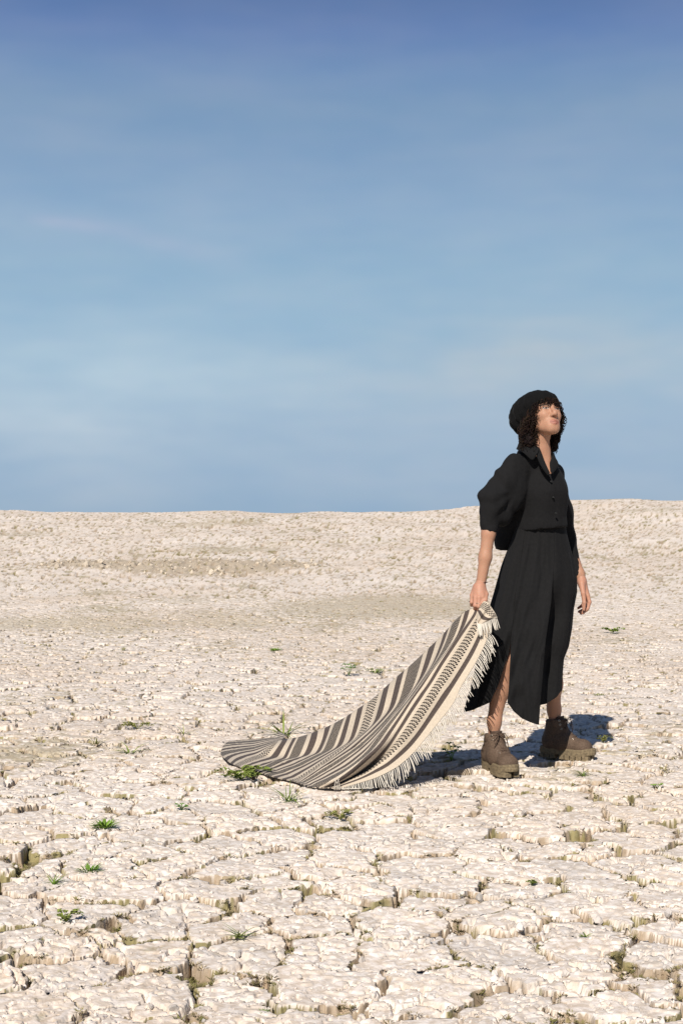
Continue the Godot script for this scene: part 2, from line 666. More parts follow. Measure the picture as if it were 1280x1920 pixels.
# surface nets: one vertex in each crossed cell, one quad round each crossed edge
func net(f: Field, cell: float, out: Bag, colour: Callable) -> void:
	var box := f.bounds().grow(cell * 2.0)
	var o := box.position
	var nx := int(ceil(box.size.x / cell)) + 2
	var ny := int(ceil(box.size.y / cell)) + 2
	var nz := int(ceil(box.size.z / cell)) + 2
	var val := PackedFloat32Array()
	val.resize(nx * ny * nz)
	var live := PackedInt32Array()
	var bs := 4
	var reach := bs * cell * 1.05 + 0.01
	for bx in range(0, nx, bs):
		for by in range(0, ny, bs):
			for bz in range(0, nz, bs):
				var mid := o + Vector3(bx + 1.5, by + 1.5, bz + 1.5) * cell
				var dm := f.at(mid)
				var skip := absf(dm) > reach
				for x in range(bx, mini(bx + bs, nx)):
					for y in range(by, mini(by + bs, ny)):
						var row := (x * ny + y) * nz
						for z in range(bz, mini(bz + bs, nz)):
							val[row + z] = dm if skip else f.at(o + Vector3(x, y, z) * cell)
				if not skip:
					live.append((bx * ny + by) * nz + bz)
	var corner := [0, nz * ny, nz, nz * ny + nz, 1, nz * ny + 1, nz + 1, nz * ny + nz + 1]
	var cpos := [Vector3(0, 0, 0), Vector3(1, 0, 0), Vector3(0, 1, 0), Vector3(1, 1, 0), Vector3(0, 0, 1), Vector3(1, 0, 1), Vector3(0, 1, 1), Vector3(1, 1, 1)]
	var edges := [[0, 1], [2, 3], [4, 5], [6, 7], [0, 2], [1, 3], [4, 6], [5, 7], [0, 4], [1, 5], [2, 6], [3, 7]]
	var where := {}
	var cells := PackedInt32Array()
	for base in live:
		var bz := base % nz
		var by := (base / nz) % ny
		var bx := base / (nz * ny)
		for x in range(maxi(bx - 1, 0), mini(bx + bs, nx - 1)):
			for y in range(maxi(by - 1, 0), mini(by + bs, ny - 1)):
				for z in range(maxi(bz - 1, 0), mini(bz + bs, nz - 1)):
					var i := (x * ny + y) * nz + z
					if where.has(i):
						continue
					var inside := 0
					for m in 8:
						if val[i + corner[m]] < 0.0:
							inside += 1
					if inside == 0 or inside == 8:
						continue
					var s := Vector3.ZERO
					var cnt := 0
					for e in edges:
						var v0 := val[i + corner[e[0]]]
						var v1 := val[i + corner[e[1]]]
						if (v0 < 0.0) != (v1 < 0.0):
							s += (cpos[e[0]] as Vector3).lerp(cpos[e[1]], v0 / (v0 - v1))
							cnt += 1
					var p := o + (Vector3(x, y, z) + s / cnt) * cell
					where[i] = out.put(p, colour.call(p))
					cells.append(i)
	for i in cells:
		var z := i % nz
		var y := (i / nz) % ny
		var x := i / (nz * ny)
		var v0 := val[i]
		for ax in 3:
			var step: int = [nz * ny, nz, 1][ax]
			var u: int = [nz, 1, nz * ny][ax]
			var w: int = [1, nz * ny, nz][ax]
			if (ax != 0 and x == 0) or (ax != 1 and y == 0) or (ax != 2 and z == 0):
				continue
			var v1 := val[i + step]
			if (v0 < 0.0) == (v1 < 0.0):
				continue
			if not (where.has(i - u) and where.has(i - w) and where.has(i - u - w)):
				continue
			if v0 < 0.0:
				out.quad(where[i], where[i - w], where[i - u - w], where[i - u])
			else:
				out.quad(where[i], where[i - u], where[i - u - w], where[i - w])

# ---------------------------------------------------------------- the walker
const SKIN := Color(0.40, 0.215, 0.138)
var head_at: Vector3
var head_turn: Basis

func hp(x: float, y: float, z: float) -> Vector3:      # a point of the head: x to her left, y up, z forward
	return head_at + head_turn * Vector3(x, y, z)

func skin_colour(p: Vector3) -> Color:
	var r := n_rough.get_noise_3d(p.x * 3.0, p.y * 3.0, p.z * 3.0)
	return SKIN * (1.0 + 0.05 * r)

func hand_colour(p: Vector3) -> Color:
	var c := skin_colour(p)
	return c.lerp(Color(0.50, 0.24, 0.175), 0.35)

func face_colour(p: Vector3) -> Color:
	var q := head_turn.inverse() * (p - head_at)
	var c := skin_colour(p)
	if q.z > 0.05 and absf(q.x) < 0.026 and q.y < -0.055 and q.y > -0.083:
		var w := 0.024 * sqrt(maxf(0.0, 1.0 - pow((q.y + 0.069) / 0.0135, 2.0)))
		if absf(q.x) < w:
			c = Color(0.34, 0.145, 0.105)
			if absf(q.y + 0.0685) < 0.0011:
				c = Color(0.20, 0.06, 0.05)
	for s in [-1.0, 1.0]:
		var e := Vector2(q.x - s * 0.031, q.y - 0.002)
		if q.z > 0.06 and absf(e.x) < 0.015:
			var lid := 0.0036 * (1.0 - pow(e.x / 0.015, 2.0))
			if absf(e.y) < lid:
				c = Color(0.42, 0.36, 0.32)  # eye whites, darkened in colour for the shade they lie in
				if e.length() < 0.0055:
					c = Color(0.05, 0.03, 0.02)
			elif e.y > 0 and e.y < lid + 0.0022:
				c = Color(0.06, 0.04, 0.035)
		var bx: float = (q.x * s - 0.031) / 0.021
		if q.z > 0.055 and absf(bx) < 1.0 and absf(q.y - 0.0225 + 0.004 * bx * bx) < 0.0036:
			c = Color(0.045, 0.03, 0.022)
	return c

func build_person() -> void:
	var foot_r := P(925, 1452, flat_depth(1452.0))
	foot_r.y = land(foot_r.x, foot_r.z)
	var me := thing("person", "person in black shirt, long black skirt, beret and brown boots trailing a striped blanket", "person", foot_r)
	head_at = P(1018, 783, 6.60)
	var yaw := deg_to_rad(22.0)
	var up := deg_to_rad(24.0)
	var fwd := Vector3(sin(yaw) * cos(up), sin(up), cos(yaw) * cos(up))
	var left := Vector3.UP.cross(fwd).normalized()
	var upv := fwd.cross(left).normalized()
	head_turn = Basis(left, upv, fwd)
	head_turn = Basis(fwd, deg_to_rad(-3.0)) * head_turn

	build_body(me)
	build_hair(me)
	build_beret(me)
	build_shirt(me)
	build_skirt(me)
	build_boot(me, P(937, 1453, flat_depth(1452.0)), 20.0, 925, 1373)
	build_boot(me, P(1064, 1424, flat_depth(1424.5)), 52.0, 1039, 1346)
	# thin string bracelet and two rings
	var b := Bag.new()
	var wrist := P(901.5, 1092.5, 6.46)
	var pts := []
	for i in 25:
		var t := TAU * i / 24
		pts.append(wrist + Vector3(cos(t) * 0.0275, 0.003 * cos(t) - 0.001, sin(t) * 0.0255))
	tube(b, pts, [0.0018], 5)
	b.smooth()
	part_at("bracelet", b, mats.string_dark, me, false)
	for r in [[882.0, 1128.0, 6.435], [896.0, 1131.5, 6.40]]:
		b = Bag.new()
		pts = []
		var m := P(r[0], r[1], r[2])
		for i in 17:
			var t := TAU * i / 16
			pts.append(m + Vector3(cos(t) * 0.0100, sin(t) * 0.002, sin(t) * 0.0100))
		tube(b, pts, [0.0012], 5)
		b.smooth()
		part_at("ring", b, mats.metal, me, false)

# put a bag given in world coordinates under its thing
func part_at(called: String, b: Bag, m: Material, parent: Node3D, colours := true, uvs := false) -> MeshInstance3D:
	var off := Vector3.ZERO
	var q: Node = parent
	while q is Node3D and q != self:
		off += (q as Node3D).position
		q = q.get_parent()
	for i in b.v.size():
		b.v[i] -= off
	return part(called, bag_mesh(b, colours, uvs), m, parent)

func build_body(me: Node3D) -> void:
	var b := Bag.new()
	# trunk, arms and legs
	var f := Field.new()
	f.bone(hp(-0.004, -0.055, -0.03), P(1005, 846, 6.63), 0.041, 0.044, 0.03)
	f.bone(hp(-0.006, -0.06, -0.006), P(1009, 844, 6.60), 0.032, 0.034, 0.03)
	f.bone(P(1015, 848, 6.605), P(1028, 884, 6.580), 0.040, 0.022, 0.03)
	f.bone(P(1010, 905, 6.66), P(1011, 985, 6.67), 0.080, 0.066, 0.04)
	f.bone(P(1011, 985, 6.67), P(1004, 1050, 6.69), 0.066, 0.075, 0.04)
	f.bone(P(990, 864, 6.63), P(960, 884, 6.55), 0.038, 0.034, 0.04)
	f.bone(P(1022, 870, 6.70), P(1038, 892, 6.78), 0.035, 0.032, 0.04)
	# her right arm
	f.bone(P(958, 886, 6.54), P(914, 953, 6.50), 0.034, 0.033, 0.02)
	f.bone(P(914, 953, 6.50), P(915, 1000, 6.48), 0.030, 0.0300, 0.02)
	f.bone(P(915, 1000, 6.48), P(909, 1045, 6.47), 0.0300, 0.0280, 0.02)
	f.bone(P(909, 1045, 6.47), P(901, 1094, 6.46), 0.0280, 0.0225, 0.02)
	# her left arm
	f.bone(P(1040, 895, 6.79), P(1060, 1000, 6.88), 0.032, 0.030, 0.02)
	f.bone(P(1060, 1000, 6.88), P(1086, 1076, 6.83), 0.029, 0.022, 0.02)
	f.bone(P(1086, 1076, 6.83), P(1089, 1090, 6.82), 0.022, 0.021, 0.02)
	# legs
	f.bone(P(985, 1050, 6.70), P(950, 1236, 6.60), 0.062, 0.050, 0.03)
	f.bone(P(950, 1236, 6.60), P(936, 1292, 6.61), 0.048, 0.045, 0.03)
	f.bone(P(936, 1292, 6.61), P(926, 1352, 6.605), 0.0445, 0.0285, 0.03)
	f.bone(P(926, 1352, 6.605), P(925, 1392, 6.605), 0.0285, 0.027, 0.03)
	f.bone(P(1020, 1050, 6.74), P(1034, 1226, 6.86), 0.070, 0.052, 0.03)
	f.bone(P(1034, 1226, 6.86), P(1035, 1282, 6.95), 0.050, 0.047, 0.03)
	f.bone(P(1035, 1282, 6.95), P(1038, 1330, 6.985), 0.045, 0.030, 0.03)
	f.bone(P(1038, 1330, 6.985), P(1039, 1368, 6.99), 0.030, 0.028, 0.03)
	net(f, 0.0085, b, skin_colour)
	# head
	f = Field.new()
	var H := head_turn
	f.ball(hp(0, 0.03, -0.015), Vector3(0.072, 0.083, 0.094), H, 0.03)
	f.ball(hp(0, -0.035, 0.032), Vector3(0.050, 0.066, 0.053), H, 0.03)
	f.bone(hp(-0.046, -0.050, 0.005), hp(-0.015, -0.084, 0.056), 0.018, 0.016, 0.03)
	f.bone(hp(0.046, -0.050, 0.005), hp(0.015, -0.084, 0.056), 0.018, 0.016, 0.03)
	f.bone(hp(-0.007, -0.092, 0.062), hp(0.007, -0.092, 0.062), 0.015, 0.015, 0.02)
	for s in [-1.0, 1.0]:
		f.bone(hp(s * 0.032, -0.020, 0.058), hp(s * 0.045, -0.010, 0.043), 0.022, 0.020, 0.02)
		f.bone(hp(s * 0.012, 0.018, 0.078), hp(s * 0.045, 0.019, 0.064), 0.011, 0.010, 0.015)
		f.carve(hp(s * 0.030, 0.001, 0.101), hp(s * 0.034, 0.001, 0.099), 0.0165, 0.0165, 0.012)
		f.ball(hp(s * 0.031, 0.002, 0.0735), Vector3(0.0125, 0.0125, 0.0125), H, 0.004)
		f.bone(hp(s * 0.019, 0.0085, 0.081), hp(s * 0.044, 0.0070, 0.075), 0.0045, 0.004, 0.005)
		f.bone(hp(s * 0.020, -0.0055, 0.0795), hp(s * 0.043, -0.0045, 0.0735), 0.0035, 0.0035, 0.006)
		f.bone(hp(s * 0.0105, -0.0365, 0.0955), hp(s * 0.013, -0.0375, 0.089), 0.0068, 0.0065, 0.006)
		f.ball(hp(s * 0.073, -0.005, -0.012), Vector3(0.010, 0.030, 0.018), H * Basis(Vector3.UP, s * 0.3), 0.008)
	f.bone(hp(0, 0.014, 0.084), hp(0, -0.026, 0.103), 0.0078, 0.0088, 0.012)
	f.bone(hp(0, -0.028, 0.103), hp(0, -0.0340, 0.1025), 0.0095, 0.0098, 0.008)
	f.carve(hp(-0.006, -0.0445, 0.098), hp(-0.007, -0.041, 0.096), 0.0028, 0.0025, 0.003)
	f.carve(hp(0.006, -0.0445, 0.098), hp(0.007, -0.041, 0.096), 0.0028, 0.0025, 0.003)
	# mouth
	f.ball(hp(0, -0.066, 0.066), Vector3(0.030, 0.024, 0.022), H, 0.015)
	for s in [-1.0, 1.0]:
		f.bone(hp(s * 0.004, -0.0625, 0.0885), hp(s * 0.021, -0.068, 0.079), 0.0055, 0.003, 0.005)
		f.bone(hp(s * 0.001, -0.0745, 0.087), hp(s * 0.018, -0.0705, 0.079), 0.0068, 0.0035, 0.005)
	f.carve(hp(-0.018, -0.0690, 0.094), hp(0.018, -0.0690, 0.094), 0.0022, 0.0022, 0.002)
	net(f, 0.0032, b, face_colour)
	# her right hand, closed on the blanket
	f = Field.new()
	var w := P(901, 1092, 6.46)
	f.bone(w, P(898, 1104, 6.445), 0.0225, 0.024, 0.012)
	f.bone(P(900, 1100, 6.445), P(904, 1119, 6.415), 0.021, 0.0135, 0.010)
	f.bone(P(897, 1102, 6.445), P(897.5, 1120, 6.410), 0.021, 0.0130, 0.010)
	f.bone(P(895, 1102, 6.450), P(890.5, 1119, 6.425), 0.020, 0.0125, 0.010)
	f.bone(P(893, 1102, 6.460), P(884.5, 1116, 6.445), 0.018, 0.0115, 0.010)
	var kn := [[904.0, 1120.0, 6.410], [897.5, 1121.0, 6.405], [890.5, 1120.0, 6.415], [884.5, 1117.0, 6.438]]
	var ln := [1.0, 1.06, 1.0, 0.82]
	for i in 4:
		var k: Array = kn[i]
		var l: float = ln[i]
		var mcp := P(k[0], k[1], k[2])
		var pip := mcp + Vector3(-0.003, -0.036 * l, 0.010)
		var dip := pip + Vector3(0.002, -0.016 * l, -0.020)
		var tip := dip + Vector3(0.002, 0.006, -0.022)
		f.bone(mcp, pip, 0.0100 * (0.92 if i == 3 else 1.0), 0.0085, 0.006)
		f.bone(pip, dip, 0.0086, 0.0078, 0.004)
		f.bone(dip, tip, 0.0078, 0.0068, 0.004)
	f.bone(P(903, 1102, 6.45), P(910.5, 1114, 6.43), 0.017, 0.0115, 0.010)
	f.bone(P(910.5, 1114, 6.43), P(909.5, 1125, 6.405), 0.0112, 0.0092, 0.005)
	f.bone(P(909.5, 1125, 6.405), P(903.5, 1131.5, 6.392), 0.0092, 0.0075, 0.004)
	net(f, 0.003, b, hand_colour)
	# her left hand, hanging loose
	f = Field.new()
	f.bone(P(1087.5, 1080, 6.825), P(1090, 1090, 6.815), 0.0215, 0.0205, 0.012)
	f.bone(P(1090, 1090, 6.82), P(1100.5, 1117, 6.80), 0.020, 0.0120, 0.012)
	f.bone(P(1090, 1090, 6.83), P(1099.5, 1119, 6.82), 0.020, 0.0120, 0.012)
	f.bone(P(1089, 1090, 6.84), P(1097.5, 1119, 6.842), 0.019, 0.0118, 0.012)
	f.bone(P(1088, 1090, 6.85), P(1094.5, 1117, 6.862), 0.018, 0.0110, 0.012)
	var chains := [
		[[1101, 1117, 6.798], [1104.5, 1129, 6.79], [1101, 1141, 6.785], [1092, 1149.5, 6.785]],
		[[1099.5, 1119, 6.820], [1102.5, 1132, 6.815], [1098, 1144, 6.81], [1088.5, 1150, 6.81]],
		[[1097.5, 1119, 6.842], [1099, 1132, 6.84], [1094, 1143, 6.835], [1085, 1147, 6.835]],
		[[1094.5, 1117, 6.862], [1095, 1127, 6.86], [1090, 1136, 6.855], [1083.5, 1140, 6.855]]]
	for i in 4:
		var c: Array = chains[i]
		for j in 3:
			var r0: float = [0.0098, 0.0088, 0.0080][j] * (0.9 if i == 3 else 1.0)
			f.bone(P(c[j][0], c[j][1], c[j][2]), P(c[j + 1][0], c[j + 1][1], c[j + 1][2]), r0, r0 * 0.9, 0.004)
	f.bone(P(1089.5, 1094, 6.80), P(1092.5, 1113, 6.775), 0.016, 0.0115, 0.010)
	f.bone(P(1092.5, 1113, 6.775), P(1094.5, 1130, 6.765), 0.0112, 0.0095, 0.005)
	f.bone(P(1094.5, 1130, 6.765), P(1093.5, 1143, 6.765), 0.0095, 0.0078, 0.004)
	net(f, 0.003, b, hand_colour)
	b.smooth()
	part_at("body", b, mats.skin, me)

func build_hair(me: Node3D) -> void:
	var rng := RandomNumberGenerator.new()
	rng.seed = 77
	var b := Bag.new()
	var dark := Color(0.010, 0.0065, 0.005)
	# the mass of hair round the head and down to the collar
	var f := Field.new()
	f.ball(hp(0, 0.03, -0.025), Vector3(0.082, 0.084, 0.096), head_turn, 0.02)
	f.bone(hp(-0.070, 0.00, -0.035), P(991, 828, 6.55), 0.026, 0.030, 0.02)
	f.bone(hp(-0.060, -0.02, -0.065), P(982, 833, 6.60), 0.034, 0.026, 0.02)
	f.bone(hp(0.0, -0.03, -0.08), P(985, 836, 6.66), 0.045, 0.034, 0.02)
	f.bone(hp(0.075, 0.00, 0.01), P(1040, 800, 6.66), 0.022, 0.026, 0.02)
	f.bone(P(1042, 798, 6.67), P(1034, 836, 6.67), 0.028, 0.028, 0.02)
	net(f, 0.006, b, func(_p): return dark)
	for i in b.v.size():
		var p := b.v[i]
		b.v[i] = p + Vector3(n_rough.get_noise_3d(p.x * 2, p.y * 2, p.z * 2), n_rough.get_noise_3d(p.y * 2, p.z * 2, p.x * 2), n_rough.get_noise_3d(p.z * 2, p.x * 2, p.y * 2)) * 0.010
	# curls
	var curl := func(root: Vector3, tip: Vector3, rad: float, turns: float, thick: float) -> void:
		var pts := []
		var rr := []
		var n := int(turns * 7) + 3
		var axis := (tip - root).normalized()
		var x := axis.cross(Vector3(0.3, 0.2, 0.9)).normalized()
		var y := axis.cross(x)
		var ph := rng.randf() * TAU
		var bow := Vector3(rng.randf_range(-1, 1), 0, rng.randf_range(-1, 1)) * 0.012
		for j in n + 1:
			var t := float(j) / n
			var w := rad * smoothstep(0.0, 0.25, t) * (0.8 + 0.4 * rng.randf())
			pts.append(root.lerp(tip, t) + bow * sin(PI * t) + (x * cos(ph + TAU * turns * t) + y * sin(ph + TAU * turns * t)) * w)
			rr.append(thick * (1.0 - 0.55 * t))
		var c := dark.lerp(Color(0.040, 0.022, 0.014), rng.randf() * rng.randf())
		tube(b, pts, rr, 4, c)
	for i in 150:      # near side, down to the collar
		var root := hp(-rng.randf_range(0.062, 0.080), rng.randf_range(-0.03, 0.045), rng.randf_range(-0.085, 0.035))
		var tip := P(rng.randf_range(974, 1007), rng.randf_range(798, 846), rng.randf_range(6.50, 6.58))
		curl.call(root, tip, rng.randf_range(0.004, 0.010), rng.randf_range(3.0, 6.0), rng.randf_range(0.0016, 0.0030))
	for i in 120:      # far side
		var root := hp(rng.randf_range(0.062, 0.082), rng.randf_range(-0.03, 0.06), rng.randf_range(-0.03, 0.062))
		var t := rng.randf()
		var tip := P(lerpf(1052, 1038, t * t) + rng.randf_range(-8, 3), lerpf(772, 852, t), rng.randf_range(6.60, 6.68))
		curl.call(root, tip, rng.randf_range(0.004, 0.010), rng.randf_range(3.0, 6.0), rng.randf_range(0.0016, 0.0030))
	for i in 80:       # fringe over the brow
		var x := rng.randf_range(-0.066, 0.060)
		var z := 0.086 - 9.0 * x * x
		var root := hp(x, 0.066, z - 0.006)
		var tip := hp(x * 1.08 + rng.randf_range(-0.012, 0.012), rng.randf_range(0.008, 0.034) - 0.34 * absf(x), z + 0.013)
		curl.call(root, tip, rng.randf_range(0.003, 0.006), rng.randf_range(1.3, 2.6), rng.randf_range(0.0012, 0.0024))
	for i in 34:       # temple and cheek on the near side
		var root := hp(-rng.randf_range(0.050, 0.072), rng.randf_range(0.02, 0.05), rng.randf_range(0.02, 0.06))
		var tip := hp(-rng.randf_range(0.056, 0.076), rng.randf_range(-0.075, -0.005), rng.randf_range(0.01, 0.055))
		curl.call(root, tip, rng.randf_range(0.003, 0.007), rng.randf_range(2.0, 4.5), rng.randf_range(0.0010, 0.0022))
	b.smooth()
	part_at("hair", b, mats.hair, me)

func build_beret(me: Node3D) -> void:
	var f := Field.new()
	f.ball(hp(-0.004, 0.064, -0.040), Vector3(0.104, 0.080, 0.126), head_turn * Basis(Vector3.RIGHT, 0.06), 0.03)
	f.ball(hp(-0.010, 0.030, -0.088), Vector3(0.098, 0.085, 0.088), head_turn, 0.05)
	f.cut(plane_through(hp(0, 0.044, 0.092), hp(0, -0.052, -0.100), hp(0.1, 0.044, 0.092), -head_turn.y))
	var b := Bag.new()
	net(f, 0.006, b, func(_p): return Color.WHITE)
	b.smooth()
	for i in b.v.size():     # slack knitted folds
		var p := b.v[i]
		var q := head_turn.inverse() * (p - head_at)
		b.v[i] = p + b.n[i] * (0.0035 * sin(18.0 * atan2(q.x, q.z + 0.04)) * smoothstep(0.14, 0.05, q.y) + 0.004 * n_rough.get_noise_3d(p.x, p.y, p.z))
	b.smooth()
	part_at("beret", b, mats.wool, me, false)

# the plane through three points; its upper side faces along "over"
func plane_through(a: Vector3, b: Vector3, c: Vector3, over: Vector3) -> Plane:
	var n := (b - a).cross(c - a).normalized()
	if n.dot(over) < 0:
		n = -n
	return Plane(n, a)

func build_shirt(me: Node3D) -> void:
	var f := Field.new()
	# trunk
	f.bone(P(1003, 872, 6.66), P(1013, 925, 6.66), 0.088, 0.115, 0.05)
	f.bone(P(1013, 925, 6.66), P(1013, 1000, 6.665), 0.116, 0.121, 0.05)
	f.bone(P(992, 855, 6.63), P(966, 876, 6.57), 0.038, 0.044, 0.05)
	f.bone(P(1016, 862, 6.69), P(1036, 888, 6.75), 0.040, 0.050, 0.05)
	f.bone(P(997, 856, 6.66), P(1008, 866, 6.66), 0.055, 0.06, 0.05)
	f.cut(plane_through(P(963, 997, 6.6), P(1066, 988, 6.6), P(963, 997, 7.0), Vector3.DOWN))
	# neck opening
	f.carve(P(1012, 828, 6.585), P(1020, 852, 6.55), 0.043, 0.030, 0.01)
	f.carve(P(1020, 848, 6.55), P(1030, 884, 6.535), 0.036, 0.012, 0.008)
	f.carve(P(1004, 838, 6.64), P(1008, 826, 6.63), 0.058, 0.066, 0.01)
	# her right sleeve
	f.next_group()
	f.bone(P(964, 876, 6.57), P(946, 900, 6.53), 0.034, 0.042, 0.03)
	f.bone(P(946, 900, 6.53), P(922, 938, 6.50), 0.042, 0.053, 0.03)
	f.bone(P(922, 938, 6.50), P(916.5, 1000, 6.48), 0.048, 0.034, 0.03)
	f.bone(P(962, 864, 6.55), P(904, 931, 6.50), 0.030, 0.014, 0.03)
	f.bone(P(904, 931, 6.50), P(911, 990, 6.48), 0.014, 0.016, 0.03)
	f.bone(P(966, 890, 6.58), P(962, 930, 6.58), 0.060, 0.055, 0.05)
	f.bone(P(958, 920, 6.57), P(941, 968, 6.55), 0.056, 0.045, 0.05)
	f.cut(plane_through(P(905, 995, 6.5), P(930, 999, 6.5), P(905, 995, 7.0), Vector3.DOWN))
	# her left sleeve
	f.next_group()
	f.bone(P(1036, 890, 6.77), P(1050, 960, 6.86), 0.050, 0.052, 0.05)
	f.bone(P(1052, 960, 6.86), P(1063, 1010, 6.88), 0.05, 0.039, 0.04)
	f.bone(P(1063, 1010, 6.88), P(1082, 1078, 6.83), 0.036, 0.026, 0.03)
	f.cut(plane_through(P(1074, 1085, 6.83), P(1090, 1073, 6.83), P(1074, 1085, 7.2), Vector3(0.3, -1, 0)))
	# shirt tail behind
	f.next_group()
	f.bone(P(962, 960, 6.70), P(952, 1012, 6.73), 0.075, 0.052, 0.05)
	f.bone(P(952, 1012, 6.73), P(948, 1040, 6.74), 0.050, 0.046, 0.05)
	f.cut(plane_through(P(925, 1028, 6.7), P(955, 1034, 6.7), P(925, 1028, 7.2), Vector3.DOWN))
	var b := Bag.new()
	net(f, 0.0075, b, func(_p): return Color.WHITE)
	b.smooth()
	var n1 := noise(5.0, 2, 51)
	var n2 := noise(11.0, 2, 52)
	var pit := P(968, 925, 6.5)
	var cuff := P(917, 997, 6.5).y
	var cuff_l := P(1083, 1078, 6.83)
	var front := P(1010, 993, 6.6).y
	for i in b.v.size():
		var p := b.v[i]
		var q := p - pit
		var free := smoothstep(0.004, 0.03, absf(p.y - cuff)) * smoothstep(0.02, 0.06, p.distance_to(cuff_l)) * smoothstep(0.003, 0.02, absf(p.y - front))
		var ang := atan2(q.y, q.x)
		# folds run out from the armpit over the sleeve, and hang down the front
		var fold := sin(ang * 9.0 + 3.0 * n1.get_noise_3d(p.x, p.y, p.z)) * smoothstep(0.02, 0.08, q.length()) * smoothstep(0.05, -0.03, q.x)
		var drop := n2.get_noise_3d(p.x * 1.2, p.y * 0.35, p.z * 1.2)
		var low := smoothstep(0.0, 0.02, 0.0) 
		b.v[i] = p + free * b.n[i] * (0.0035 * fold + 0.0045 * drop + 0.003 * absf(n1.get_noise_3d(p.x, p.y * 1.5, p.z)))
	b.smooth()
	var shirt := part_at("shirt", b, mats.cotton, me, false)
	shirt.position = Vector3.ZERO
	# collar leaves and the turned-back front
	leaf([P(972, 830, 6.60), P(986, 835, 6.55), P(1000, 836, 6.535), P(1010, 839, 6.535)],
		[P(967, 842, 6.59), P(981, 849, 6.53), P(997, 862, 6.520), P(1007, 850, 6.515)], shirt, "collar")
	leaf([P(1010, 838, 6.540), P(1014, 847, 6.530), P(1021, 866, 6.520), P(1030, 886, 6.513)],
		[P(1003, 845, 6.527), P(1008, 862, 6.518), P(1016, 878, 6.510), P(1026, 892, 6.508)], shirt, "lapel")
	leaf([P(1029, 846, 6.62), P(1035, 853, 6.585), P(1030, 868, 6.545), P(1031, 884, 6.520)],
		[P(1037, 852, 6.64), P(1046, 868, 6.590), P(1043, 878, 6.555), P(1035, 889, 6.520)], shirt, "collar")
	# buttons down the front
	for k in [[1033.0, 903.0, 6.532], [1037.0, 932.5, 6.526], [1042.0, 962.5, 6.524]]:
		var bb := Bag.new()
		var c := P(k[0], k[1], k[2])
		var nrm := Vector3(0.35, 0.0, 0.94)
		var pts := [c - nrm * 0.008, c + nrm * 0.0002, c + nrm * 0.0010, c - nrm * 0.0002]
		tube(bb, pts, [0.0046, 0.0046, 0.0038, 0.0022], 14)
		bb.smooth()
		part_at("button", bb, mats.button, shirt, false)

# a small cloth leaf between two edges, a few millimetres thick
func leaf(top: Array, low: Array, parent: Node3D, called: String) -> void:
	var b := Bag.new()
	var n := 13
	var m := 5
	for side in 2:
		for i in n:
			var a := curve_at(top, float(i) / (n - 1))
			var c := curve_at(low, float(i) / (n - 1))
			for j in m:
				var t := float(j) / (m - 1)
				var p := a.lerp(c, t)
				p.z += 0.007 * sin(PI * t) + (0.0 if side == 0 else -0.0045)
				b.put(p)
	for i in n - 1:
		for j in m - 1:
			var q := i * m + j
			b.quad(q, q + 1, q + m + 1, q + m)
			var r := n * m + q
			b.quad(r, r + m, r + m + 1, r + 1)
	var rim := []
	for i in n: rim.append(i * m)
	for j in range(1, m): rim.append((n - 1) * m + j)
	for i in range(n - 2, -1, -1): rim.append(i * m + m - 1)
	for j in range(m - 2, 0, -1): rim.append(j)
	for i in rim.size():
		var p: int = rim[i]
		var q: int = rim[(i + 1) % rim.size()]
		b.quad(p, q, q + n * m, p + n * m)
	b.smooth()
	if b.n[(n / 2) * m + m / 2].z < 0:
		for i in b.n.size(): b.n[i] = -b.n[i]
		for i in range(0, b.idx.size(), 3):
			var s := b.idx[i]; b.idx[i] = b.idx[i + 1]; b.idx[i + 1] = s
	part_at(called, b, mats.cotton, parent, false)

func curve_at(pts: Array, t: float) -> Vector3:      # Catmull-Rom through the points
	var f := clampf(t, 0, 1) * (pts.size() - 1)
	var i := mini(int(f), pts.size() - 2)
	var p1: Vector3 = pts[i]
	var p2: Vector3 = pts[i + 1]
	var p0: Vector3 = pts[i - 1] if i > 0 else p1 * 2.0 - p2
	var p3: Vector3 = pts[i + 2] if i + 2 < pts.size() else p2 * 2.0 - p1
	return p1.cubic_interpolate(p2, p0, p3, f - i)

